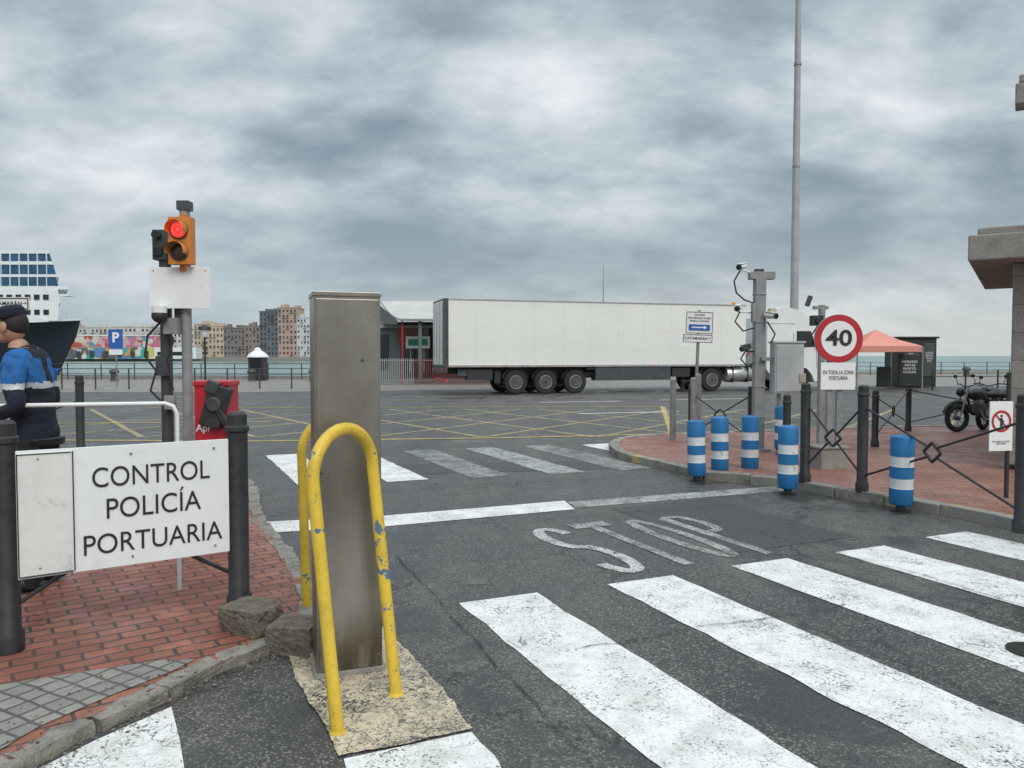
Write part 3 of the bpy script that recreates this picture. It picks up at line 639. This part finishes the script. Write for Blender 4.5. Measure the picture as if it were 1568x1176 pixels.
# gatehouse at right edge
b=B('stone_gatehouse'); 
SW=mk_brick('gatehouse_stone',0,.7,.38,(.30,.28,.25),(.24,.225,.20),(.14,.13,.12))
nt=SW.node_tree
for n in list(nt.nodes):
    if n.type=='MAPPING':
        tc=nt.nodes.new('ShaderNodeTexCoord'); sp=nt.nodes.new('ShaderNodeSeparateXYZ'); cb=nt.nodes.new('ShaderNodeCombineXYZ'); ad=nt.nodes.new('ShaderNodeMath'); ad.operation='ADD'
        nt.links.new(tc.outputs['Object'],sp.inputs[0]); nt.links.new(sp.outputs[0],ad.inputs[0]); nt.links.new(sp.outputs[1],ad.inputs[1]); nt.links.new(ad.outputs[0],cb.inputs[0]); nt.links.new(sp.outputs[2],cb.inputs[1]); nt.links.new(cb.outputs[0],n.inputs['Vector'])
b.box((.35,.35,1.45),(.7,.7,2.75),SW); b.box((.35,.35,.2),(.78,.78,.22),STN)
b.box((3.3,2.6,1.45),(4.6,3.6,2.75),SW); b.box((1.85,.77,1.5),(1.6,.06,1.4),GLS); b.box((.97,1.2,1.45),(.08,.5,2.0),DGR)
b.box((2.85,2.05,3.0),(6.7,5.2,.34),STN); b.box((2.85,2.05,3.22),(6.5,5.0,.1),STN)
b.box((4.1,2.9,4.1),(5.0,3.6,1.9),SW); b.box((3.85,2.75,5.22),(6.0,4.6,.30),STN); b.box((3.85,2.75,5.43),(5.8,4.4,.12),STN)
b.box((.42,.66,5.22),(.90,.40,.29),STN); b.box((.44,.67,5.43),(.86,.34,.118),STN)
b.finish(loc=(6.78,10.3,.08),rz=-34,bevel=.02)
def moto(x,y,rz,col):
    b=B('motorcycle'); r=.30
    for wx in (-.68,.68):
        b.tube([(wx+r*.84*math.cos(2*math.pi*i/28),0,r+r*.84*math.sin(2*math.pi*i/28)) for i in range(28)],.055,TYR,10,closed=True)
        b.tube([(wx+r*.66*math.cos(2*math.pi*i/24),0,r+r*.66*math.sin(2*math.pi*i/24)) for i in range(24)],.015,GAL,8,closed=True)
        for i in range(9):
            a=2*math.pi*i/9; b.cyl((wx,0,r),(wx+r*.66*math.cos(a),0,r+r*.66*math.sin(a)),.007,GAL,seg=6)
        b.cyl((wx,-.06,r),(wx,.06,r),.05,DGR)
        b.tube([(wx+.36*math.cos(R(a)),0,r+.36*math.sin(R(a))) for a in range(20,161,20)],.045,col,8)
    for s in (-.08,.08):
        b.cyl((-.68,s,.3),(-.46,s,.98),.022,GAL); b.cyl((.68,s,.3),(.42,s,.72),.022,BLK)
    b.tube([(-.44,0,.85),(-.1,0,.78),(.3,0,.62),(.62,0,.34)],.035,BLK); b.tube([(-.44,0,.8),(-.3,0,.4),(.2,0,.28),(.6,0,.32)],.03,BLK)
    b.ball((-.16,0,.82),(.27,.14,.13),col); b.ball((.28,0,.82),(.38,.13,.07),INK); b.ball((.55,0,.80),(.16,.1,.07),col)
    b.box((-.05,0,.48),(.34,.22,.26),DGR); b.cyl((-.1,0,.5),(-.16,0,.74),.09,GAL); b.cyl((.05,-.14,.42),(.05,.14,.42),.1,GAL)
    b.tube([(-.18,-.12,.45),(-.1,-.15,.28),(.3,-.16,.27),(.72,-.17,.34)],[.025,.025,.04,.045],GAL)
    b.tube([(-.36,-.36,1.04),(-.42,-.2,1.05),(-.48,0,.99),(-.42,.2,1.05),(-.36,.36,1.04)],.014,BLK,8)
    b.ball((-.60,0,.88),(.09,.1,.1),GLS); b.cyl((-.40,-.3,1.05),(-.42,-.34,1.2),.008,BLK); b.ball((-.42,-.36,1.22),(.02,.06,.04),BLK); b.cyl((-.40,.3,1.05),(-.42,.34,1.2),.008,BLK); b.ball((-.42,.36,1.22),(.02,.06,.04),BLK)
    b.finish(loc=(x,y,.10),rz=rz,scale=.92)
moto(9.72,15.6,12,BLK); moto(10.45,16.3,35,M('moto_dark_red',(.03,.02,.02),.25))
PINK=M('salmon_canvas',(.66,.27,.21),.8,var=.08); b=B('canopy_tent'); X0,X1,Y0,Y1=16.4,19.5,36,39; pk=((X0+X1)/2,(Y0+Y1)/2,2.95)
cs=[(X0,Y0,2.12),(X1,Y0,2.12),(X1,Y1,2.12),(X0,Y1,2.12)]
for i in range(4):
    a=Vector(cs[i]);c=Vector(cs[(i+1)%4]); p=Vector(pk); ma=a.lerp(p,.5)-Vector((0,0,.1)); mc=c.lerp(p,.5)-Vector((0,0,.1))
    b.poly([a,c,mc,ma],PINK); b.poly([ma,mc,p],PINK); b.poly([a-Vector((0,0,.28)),c-Vector((0,0,.28)),c,a],PINK); b.cyl((a.x,a.y,0),(a.x,a.y,2.1),.035,GAL)
b.finish(fix=False)
b=B('information_kiosk'); KB=M('kiosk_black',(.02,.024,.024),.5,var=.15); b.box((21.0,40,1.3),(1.9,1.6,2.5),KB); b.box((21.0,40,2.6),(2.1,1.8,.1),KB)
b.box((20.6,39.17,1.45),(.7,.04,1.7),DGR); b.box((21.55,39.17,1.45),(.6,.04,1.7),DGR); b.box((19.7,37.6,.95),(1.05,.12,1.55),KB); b.box((18.6,37.9,.6),(.7,.1,1.0),KB)
o=b.finish(bevel=.02)
text(o,'kiosk_text','HORARIO\nVISITAS\nPUERTO\nCIUDAD',(19.7,37.53,1.1),.75,WSG); text(o,'kiosk_text_b','INFO\nTICKETS\nBOAT TRIP\n10:00\n12:00\n16:00',(20.6,39.14,1.5),.5,WSG); text(o,'kiosk_text_c','CADIZ\nBAHIA\nTOUR\nBUS',(21.55,39.14,1.6),.4,WSG)
def railing(name,p,q,h=1.1,step=2.0,mat=GRY,rails=3,z=0,r=.03):
    b=B(name); p=Vector((*p,z));q=Vector((*q,z)); n=max(1,int((q-p).length/step))
    for i in range(n+1): a=p.lerp(q,i/n); b.cyl(a,a+Vector((0,0,h)),r*1.3,mat,seg=8)
    for k_ in range(rails): zz=Vector((0,0,h*(1-k_*.3)-.03)); b.cyl(p+zz,q+zz,r*.7,mat,seg=6)
    return b.finish()
railing('quay_railing',(-60,50.8),(-24,52.8),1.15,2.2,DGR,3); railing('quay_railing',(-24,52.8),(-10,52.8),1.15,2.2,DGR,3)
railing('quay_railing',(22,64),(60,70),1.1,2.2,DGR,3); railing('quay_railing',(20,36),(34,38.5),1.0,1.6,BLK,2)
railing('street_railing',(-22,37),(-8,38.5),1.05,1.5,DGR,2)
b=B('mooring_bollards')
for x in (24,27,30,33,36,40): b.lathe((x,60,0),[(.3,0),(.22,.1),(.22,.5),(.32,.6),(.25,.75),(.05,.8)],DGR,14)
for x in (-30,-26,-17,-13): b.lathe((x,49.5,0),[(.3,0),(.22,.1),(.22,.5),(.32,.6),(.25,.75),(.05,.8)],DGR,14)
b.finish()
b=B('lamp_mast'); b.tube([(15.6,42,0),(15.6,42,12),(15.6,42,27)],[.24,.19,.12],M('mast_grey',(.36,.37,.37),.55,var=.12,scale=2),20); b.lathe((15.6,42,0),[(.4,0),(.4,.05),(.28,.06),(.26,.4)],GRY,20)
b.lathe((15.6,42,26.6),[(.1,0),(1.0,.1),(1.0,.18),(.1,.3)],GRY,20)
for i in range(6): b.box((15.6+1.1*math.cos(i*1.047),42+1.1*math.sin(i*1.047),26.6),(.5,.4,.2),GRY,rot=(0,0,i*60))
for zz in (11.95,17.5): b.lathe((15.6,42,zz),[(.2,0),(.205,.12)],GAL,20)
b.finish()
b=B('radio_antenna'); b.tube([(24,200,-1.5),(24,200,14),(24,200,26.2)],[.25,.15,.05],GAL,8); b.box((24,200,-1),(6,6,2),STN); b.finish()
b=B('parking_sign'); b.box((-20.9,40,2.55),(.76,.03,1.0),M('blue_sign',(.03,.12,.42),.4)); b.cyl((-20.9,40.05,0),(-20.9,40.05,3.05),.035,GAL); b.box((-20.9,40,1.85),(.7,.03,.28),WSG); o=b.finish(bevel=.004)
text(o,'letter','P',(-20.9,39.98,2.6),.36,WSG,off=.04)
b=B('street_lamp'); b.cyl((-16.2,40,0),(-16.2,40,2.7),.05,BLK); b.lathe((-16.2,40,2.65),[(.12,0),(.2,.2),(.24,.35),(.34,.38),(.30,.52),(.12,.62),(.02,.66)],[WHT,WHT,BLK,BLK,BLK,BLK],16); b.finish()
b=B('ticket_booth'); b.box((-17.1,51,.8),(1.0,.9,1.55),BLK); b.box((-17.1,50.52,1.0),(.6,.03,.7),GLS); b.lathe((-17.1,51,1.55),[(.72,0),(.72,.06),(.5,.3),(.26,.45),(.2,.6),(.04,.68)],WHT,16); b.finish()
# ---------------------------------------------------------------- truck
b=B('semi_trailer_truck'); CH=M('chassis_dark',(.03,.031,.033),.6,var=.3); SKT=M('skirt_grey',(.06,.068,.08),.5,var=.2); ALU=M('aluminium',(.5,.5,.5),.35,.7,var=.15); HUB=M('wheel_hub_dirty',(.10,.10,.10),.6,.3,var=.4)
TLN=14.35
b.box((TLN/2+.06,1.25,2.62),(TLN-.1,2.5,2.76),WTR)
b.box((TLN/2,-.004,4.02),(TLN,.05,.05),ALU); b.box((TLN/2,-.006,1.22),(TLN,.05,.09),ALU); b.box((TLN/2,2.5,4.02),(TLN,.05,.05),ALU)
for i in range(1,11): b.box((i*TLN/11,-.0015,2.6),(.010,.004,2.7),M('panel_joint',(.66,.66,.62),.4))
for i in range(14): b.box((.6+i*1.0,-.035,1.215),(.10,.01,.05),M('orange_reflector',(.7,.2,.03),.4))
b.box((0,1.25,2.62),(.10,2.56,2.86),DGR); b.box((-.055,.62,2.62),(.02,1.2,2.7),WTR); b.box((-.055,1.88,2.62),(.02,1.2,2.7),WTR)
for y in (.3,.9,1.6,2.2): b.cyl((-.08,y,1.3),(-.08,y,3.9),.02,ALU,seg=8)
b.box((0,1.25,1.06),(.14,2.5,.24),DGR); b.box((.0,-.01,2.62),(.22,.06,2.85),DGR); b.box((-.08,.25,1.06),(.03,.35,.12),RED); b.box((-.08,2.25,1.06),(.03,.35,.12),RED); b.box((.05,1.25,.62),(.1,2.3,.14),M('red_white_bar',(.5,.08,.06),.5))
b.box((7,.75,1.03),(13.6,.14,.30),CH); b.box((7,1.75,1.03),(13.6,.14,.30),CH)
def wheel(x,y,r=.52):
    b.lathe((x,y,r),[(r*.66,-.0),(r*.93,0.0),(r,.04),(r,.26),(r*.93,.30),(r*.66,.30)],TYR,30,axis=(0,1,0))
    b.lathe((x,y-.006,r),[(r*.56,0),(r*.52,.05),(r*.3,.065),(r*.26,.01),(r*.12,.0)],HUB,24,axis=(0,1,0))
    b.tube([(x+r*.54*math.cos(2*math.pi*i/24),y-.005,r+r*.54*math.sin(2*math.pi*i/24)) for i in range(24)],.014,ALU,6,closed=True)
    for i in range(10):
        a=2*math.pi*i/10; b.cyl((x+r*.40*math.cos(a),y-.004,r+r*.40*math.sin(a)),(x+r*.40*math.cos(a),y+.06,r+r*.40*math.sin(a)),.022,ALU,seg=8)
AX=[3.07,4.42,5.80]
for x in AX:
    wheel(x,.02); wheel(x,2.2); b.cyl((x,.1,.52),(x,2.4,.52),.07,CH)
    b.tube([(x+.60*math.cos(R(a)),.17,.52+.60*math.sin(R(a))) for a in range(15,166,15)],.03,CH,6)
b.box((4.4,.7,.95),(4.2,.12,.2),CH)
b.box((1.5,.35,.85),(1.1,.5,.45),CH); b.box((.9,.2,.95),(.7,.06,.3),SKT); b.box((2.3,.25,.75),(.25,.06,.55),CH)
b.box((8.6,.28,.86),(3.7,.5,.60),SKT); b.box((8.6,.02,.86),(3.7,.02,.58),SKT); b.box((11.0,.3,.9),(.9,.5,.4),CH); b.box((11.3,.45,.55),(.14,.14,1.0),CH); b.box((11.3,.45,.06),(.35,.3,.06),CH); b.box((11.3,.12,.5),(.5,.05,.08),CH)
b.box((6.6,.10,1.1),(.5,.05,.12),CH); b.cyl((6.4,.5,.85),(6.75,.5,.85),.18,CH)
b.box((15.4,.8,.9),(6.2,.14,.3),CH); b.box((15.4,1.7,.9),(6.2,.14,.3),CH)
wheel(12.6,.02,.54); wheel(12.6,2.2,.54); b.tube([(12.6+.66*math.cos(R(a)),.18,.54+.66*math.sin(R(a))) for a in range(5,176,15)],.05,CH,6)
b.box((12.6,.18,1.16),(1.35,.42,.04),CH)
b.lathe((13.4,.35,.78),[(.02,0),(.33,.02),(.35,.05),(.35,1.35),(.33,1.38),(.02,1.4)],ALU,24,axis=(1,0,0)); b.box((13.7,.35,.78),(.05,.72,.74),CH); b.box((14.5,.35,.78),(.05,.72,.74),CH); b.box((14.95,.4,.75),(.3,.5,.6),CH)
CW=WHT; K=.35
prof=[(15.2,1.0),(15.2,3.5),(15.4,3.85),(16.2,4.0),(17.0,3.86),(17.75,3.45),(18.12,2.95),(18.32,1.9),(18.42,1.2),(18.42,.45),(17.9,.40),(17.75,.75),(17.45,1.05),(17.1,1.10),(16.75,1.05),(16.5,.75),(16.45,.5),(15.6,.5)]
b.prism([(x+K,.04,z) for x,z in prof],(0,2.42,0),CW)
for yy in (.02,2.47): b.prism([(x+K,yy,z) for x,z in [(16.85,2.05),(16.85,2.85),(17.65,2.85),(17.95,2.1)]],(0,.015,0),GLS)
b.poly([(18.13+K,.15,2.88),(18.13+K,2.35,2.88),(18.335+K,2.35,1.95),(18.335+K,.15,1.95)],GLS)
b.box((18.43+K,1.25,1.15),(.03,1.9,.9),CH); b.box((18.44+K,.35,.72),(.05,.4,.2),WSG); b.box((18.44+K,2.15,.72),(.05,.4,.2),WSG)
for x in (16.68,18.0): b.box((x+K,.03,1.9),(.012,.012,1.7),CH)
b.box((16.0+K,.03,3.2),(1.5,.012,.012),GAL); b.box((17.2+K,.03,1.62),(.16,.03,.05),CH); b.box((18.0+K,-.2,2.45),(.14,.12,.55),BLK); b.cyl((17.95+K,-.15,2.8),(17.9+K,.05,2.85),.02,BLK); b.box((18.45+K,1.25,.5),(.2,2.4,.3),CW)
wheel(17.1+K,.03,.52); wheel(17.1+K,2.2,.52); b.box((16.05+K,.25,.75),(.6,.3,.5),CH)
b.lathe((14.0,.5,4.05),[(.10,0),(.10,.12),(.05,.17)],M('orange_beacon',(.7,.25,.03),.3),12); b.box((13.9,1.25,3.9),(.8,2.0,.3),WTR)
b.box((15.0,1.25,1.15),(.8,.8,.2),CH); b.tube([(14.5,1.0,2.0),(14.9,.9,1.5),(15.4,1.0,1.9)],.03,RED,6); b.tube([(14.5,1.2,2.0),(14.9,1.1,1.4),(15.4,1.2,1.9)],.03,BLK,6)
b.finish(loc=(-2.76,31.6,0),rz=16.6,bevel=.02)
# ---------------------------------------------------------------- terminal building
b=B('port_terminal_building'); WG=M('wall_teal_grey',(.13,.16,.16),.6,var=.15); ROOF=M('roof_zinc',(.52,.52,.48),.5,0,var=.12,scale=1); RW=M('rust_wall',(.20,.10,.07),.8)
b.box((-4,51,1.9),(11,6,3.8),WG)
ns=10; 
for i in range(ns):
    def rp(k,t):
        x0=-9.3+t*2.75; y0=54-t*9.4; z0=5.55-1.72*t-.25*math.sin(math.pi*t)
        return Vector((x0+k*12,y0,z0-(0.05*k)))
    a,c=i/ns,(i+1)/ns
    b.poly([rp(0,a),rp(1,a),rp(1,c),rp(0,c)],ROOF)
    d=Vector((0,0,-.14)); b.poly([rp(0,a)+d,rp(0,c)+d,rp(1,c)+d,rp(1,a)+d],M('soffit_dark',(.05,.05,.05),.8))
    b.poly([rp(0,a)+d,rp(0,a),rp(0,c),rp(0,c)+d],ROOF)
b.poly([rp(0,1)+d,rp(0,1),rp(1,1),rp(1,1)+d],GAL)
b.prism([(-10.9,54.1,3.9),(-9.35,54.1,5.2),(-6.7,45.0,3.66),(-6.9,45.0,3.55)],(0,0,-.10),M('soffit_dark',(.05,.05,.05),.8))
for i in range(14): b.box((-6.4+i*.85,47.9,2.2),(.10,.14,3.2),GAL)
b.box((-3.3,47.95,1.9),(7.5,.08,3.2),GLS); b.box((-6.4,47.8,2.95),(1.6,.2,1.1),RW); b.box((-5.9,47.6,2.5),(1.5,.15,.75),WHT); b.box((-5.9,47.5,2.5),(1.2,.08,.4),M('green_sign',(.03,.25,.14),.5))
b.cyl((-5.45,45,0),(-5.45,45,3.75),.12,WG); b.cyl((-6.5,45,0),(-6.5,45,3.72),.05,RED); b.box((-8.6,48.0,1.9),(1.6,.1,2.2),GLS); b.box((-9.2,47.9,1.6),(.5,.12,3.0),WG)
b.box((-4,47.8,3.5),(11,.3,.2),GAL)
b.finish(bevel=.01,fix=False)
b=B('slatted_fence')
FG=M('fence_grey',(.34,.36,.36),.6); FR=M('fence_maroon',(.20,.05,.05),.6)
for i in range(64):
    x=-8.2+i*.11; b.box((x,43.5,.78),(.035,.03,1.45),FG if x<-5.6 else FR)
b.box((-5,43.54,1.4),(6.6,.04,.06),GRY); b.box((-5,43.54,.25),(6.6,.04,.06),GRY); b.finish()
# ---------------------------------------------------------------- far shore
b=B('far_quay'); b.box((-420,520,-.2),(1000,150,2.6),STN); b.finish()
def bld(name,x0,x1,ty,col,rows,cols,d=450,dark=(.05,.055,.06),roofbits=True):
    s_=d/1155; X0=(x0-784)*s_; X1=(x1-784)*s_; Z=1.65+(545-ty)*s_; b=B(name)
    m=M('facade_%02d%02d%02d'%tuple(int(c*99) for c in col),col,.8,var=.12,scale=.2); g=M('facade_window_%02d'%int(dark[0]*999),dark,.3,var=.4,scale=.3)
    b.box(((X0+X1)/2,d+8,(Z)/2+.5),(X1-X0,16,Z-1),m); W=X1-X0
    for r in range(rows):
        for c in range(cols):
            if random.random()<.12: continue
            cx=X0+W*(c+.5)/cols; cz=1.8+(Z-2)*(r+.5)/rows
            b.box((cx,d-.05,cz),(W/cols*random.uniform(.3,.55),.2,(Z-2)/rows*random.uniform(.35,.5)),g)
            if random.random()<.3: b.box((cx,d-.5,cz-(Z-2)/rows*.3),(W/cols*.8,1,.25),m)
    b.box(((X0+X1)/2,d+8,Z+.25),(W+.5,16.6,.5),m)
    if roofbits:
        for i in range(3): b.box((random.uniform(X0+1,X1-1),d+random.uniform(3,12),Z+1.2),(random.uniform(1.5,4),3,random.uniform(1.5,3)),m)
    b.finish()
bl=[(-160,-60,500,(.35,.30,.26),5,12),(-60,60,503,(.42,.36,.30),5,14),(60,112,499,(.44,.33,.29),5,8),(112,168,502,(.52,.50,.46),5,9),(168,232,501,(.56,.54,.51),5,10),(232,262,507,(.38,.36,.33),4,5),(262,300,500,(.58,.56,.53),5,6),(300,322,497,(.46,.39,.31),6,4),(322,345,500,(.52,.41,.31),5,4),(345,372,503,(.20,.18,.17),5,5),(372,400,500,(.26,.21,.18),5,5),(400,428,478,(.13,.14,.15),9,5),(428,457,472,(.42,.31,.25),9,5),(457,476,487,(.55,.55,.54),7,4),(476,520,500,(.45,.41,.37),5,7),(520,640,505,(.45,.41,.37),5,14),(640,800,507,(.43,.43,.41),4,14)]
for x0,x1,ty,c,r_,c_ in bl: bld('apartment_building' if ty<490 else 'harbour_building',x0,x1,ty,c,r_,c_)
m,t,bs=newmat('graffiti_mural'); pos=t.new('ShaderNodeNewGeometry').outputs['Position']
wn=t.new('ShaderNodeTexNoise',{'Vector':pos,'Scale':.12,'Detail':3.0}).outputs['Color']
wp=t.new('ShaderNodeVectorMath',{0:pos,1:t.new('ShaderNodeVectorMath',{0:wn,1:(9,0,9)},operation='MULTIPLY').outputs[0]},operation='ADD').outputs[0]
vo=t.new('ShaderNodeTexVoronoi',{'Vector':wp,'Scale':.30}); sc=t.new('ShaderNodeSeparateColor',{0:vo.outputs['Color']}).outputs[0]
up=t.ramp(sc,[(0,(.58,.16,.22)),(.25,(.62,.36,.36)),(.45,(.45,.09,.06)),(.62,(.62,.56,.50)),(.78,(.52,.18,.28)),(.9,(.10,.30,.36))],'CONSTANT')
lo_=t.ramp(sc,[(0,(.06,.38,.32)),(.2,(.64,.62,.54)),(.4,(.62,.30,.07)),(.55,(.12,.22,.42)),(.7,(.58,.54,.14)),(.85,(.12,.12,.12))],'CONSTANT')
sz=t.new('ShaderNodeSeparateXYZ',{0:pos}).outputs[2]
setin(t,bs,'Base Color',t.mix(t.smooth(sz,6.4,6.6),lo_,up)); bs.inputs['Roughness'].default_value=.8; MUR=m
b=B('graffiti_warehouse'); s_=430/1155; X0=(70-784)*s_; X1=(236-784)*s_
b.box(((X0+X1)/2,436,6.5),(X1-X0,10,13),MUR); b.box(((X0+X1)/2,436,13.3),(X1-X0+.6,10.5,.6),WHT)
for i in range(8): b.box((X0+(i+.5)*(X1-X0)/8,430.9,2.6),(2.6,.4,3.6),DGR)
b.box(((236-784)*s_+12,436,3.3),(24,8,6.5),WHT); b.box(((236-784)*s_+12,431.9,3.0),(20,.3,2.0),GLS)
b.finish()
# ship
b=B('cruise_ship'); HUL=M('hull_navy',(.02,.026,.035),.4,var=.2,scale=.3); SWH=M('ship_white',(.80,.81,.81),.4,var=.05,scale=.3); SGL=M('ship_blue_glass',(.03,.10,.18),.15,var=.3,scale=.5)
s_=120/1155
def sx(px): return (px-784)*s_
def szz(py): return 1.65+(545-py)*s_
W=10; VX=-.62
b.prism([(sx(-900),120,-2),(sx(-900),120,szz(497)),(sx(60),120,szz(494)),(sx(103),124.5,szz(489)),(sx(96),124.5,szz(515)),(sx(80),124.5,szz(545)),(sx(68),124,-2)],(VX*W,W,0),HUL)
b.prism([(sx(-900),119.9,szz(497)),(sx(60),119.9,szz(494)),(sx(103),124.4,szz(489)),(sx(103),124.4,szz(486)),(sx(60),119.9,szz(490)),(sx(-900),119.9,szz(492))],(0,.4,0),SWH)
tiers=[(491,464,88,90),(464,443,92,88),(443,438,104,104),(438,424,88,84),(424,420,90,88),(420,405,84,80),(405,400,82,79),(400,388,78,74),(388,383,75,72)]
for i,(y0,y1,xa,xb) in enumerate(tiers):
    g=i in (3,5,7); mat=SGL if g else SWH; o_=.15 if g else 0; o_+=i*.05
    b.prism([(sx(-900),121+o_,szz(y0)),(sx(xa),121+o_,szz(y0)),(sx(xb),121+o_,szz(y1)),(sx(-900),121+o_,szz(y1))],(VX*(W-1),W-1,0),mat)
for k_ in range(70):
    x=sx(70-k_*14)
    for yy,hh in ((478,.8),(455,.8)): b.box((x,120.97,szz(yy)),(.85,.1,hh),GLS)
    b.box((x,120.98+.3,szz(431)),(.12,.14,1.4),SWH); b.box((x,120.98+.4,szz(412)),(.12,.14,1.5),SWH); b.box((x,121.4,szz(394)),(.12,.2,1.2),SWH)
b.box((sx(98),122,szz(452)),(1.4,2,.25),SWH); b.cyl((sx(85),124,szz(490)),(sx(85),124,szz(478)),.1,SWH)
b.cyl((sx(-40),125,szz(383)),(sx(-40),125,szz(350)),.3,SWH); b.box((sx(-200),125,szz(365)),(8,4,4),HUL)
b.finish()
# ---------------------------------------------------------------- world
w=bpy.data.worlds.new('World'); scene.world=w; w.use_nodes=True; t=NT(w.node_tree); t.n.clear()
SE,SR=R(42),R(155)
sky=t.new('ShaderNodeTexSky'); sky.sky_type='NISHITA'; sky.sun_disc=False; sky.sun_elevation=SE; sky.sun_rotation=SR; sky.dust_density=3
bg1=t.new('ShaderNodeBackground',{'Color':sky.outputs[0],'Strength':.08})
d=t.new('ShaderNodeTexCoord').outputs['Generated']; s=t.new('ShaderNodeSeparateXYZ',{0:d}); z=t.math('MAXIMUM',s.outputs[2],0.0)
den=t.math('ADD',z,.36); u=t.math('DIVIDE',s.outputs[0],den); v=t.math('DIVIDE',s.outputs[1],den)
cv=t.new('ShaderNodeCombineXYZ',{0:u,1:v,2:0.0}).outputs[0]
cv2=t.new('ShaderNodeMapping',{'Vector':cv,'Location':(5.3,2.2,0),'Scale':(1.0,1.35,1),'Rotation':(0,0,R(-10))}).outputs[0]
n1=t.noise(cv2,1.15,4,.48,.2); n2=t.noise(cv2,3.6,6,.58,.15)
f=t.math('ADD',t.math('MULTIPLY',n1,.58),t.math('MULTIPLY',n2,.42))
cl=t.ramp(f,[(.39,(.26,.34,.40)),(.46,(.38,.47,.53)),(.52,(.54,.62,.67)),(.58,(.72,.78,.82)),(.65,(.94,.96,.98))])
hz=t.smooth(z,.17,.0); warm=t.smooth(s.outputs[0],-.5,.6)
hc=t.mix(warm,(.50,.60,.645),(.76,.78,.755)); cl=t.mix(t.math('MULTIPLY',hz,.75),cl,hc)
band=t.math('MULTIPLY',t.smooth(z,.06,.13),t.smooth(z,.24,.14)); cl=t.mix(t.math('MULTIPLY',band,.36),cl,(.34,.43,.47))
k=t.math('ADD',1.0,t.smooth(z,.45,.85,0,1.3))
bg2=t.new('ShaderNodeBackground',{'Color':cl,'Strength':k})
mx=t.new('ShaderNodeMixShader',{0:.9,1:bg1.outputs[0],2:bg2.outputs[0]}); out=t.new('ShaderNodeOutputWorld',{0:mx.outputs[0]})
sl=bpy.data.lights.new('sun','SUN'); sl.energy=1.5; sl.angle=R(30); sl.color=(1,.96,.91); so=link(bpy.data.objects.new('sun',sl))
az=SR; dirv=Vector((math.sin(az)*math.cos(SE),math.cos(az)*math.cos(SE),math.sin(SE))); so.rotation_euler=dirv.to_track_quat('Z','Y').to_euler()
# ---------------------------------------------------------------- camera
cam=bpy.data.cameras.new('camera'); co=link(bpy.data.objects.new('camera',cam)); co.location=(0,0,1.65); co.rotation_euler=(R(90)-math.atan(43/1160),0,0)
cam.sensor_width=36; cam.lens=36*1160/1568; cam.clip_end=20000; cam.clip_start=.05; scene.camera=co
scene.view_settings.view_transform='Standard'; scene.view_settings.look='None'; scene.view_settings.exposure=0
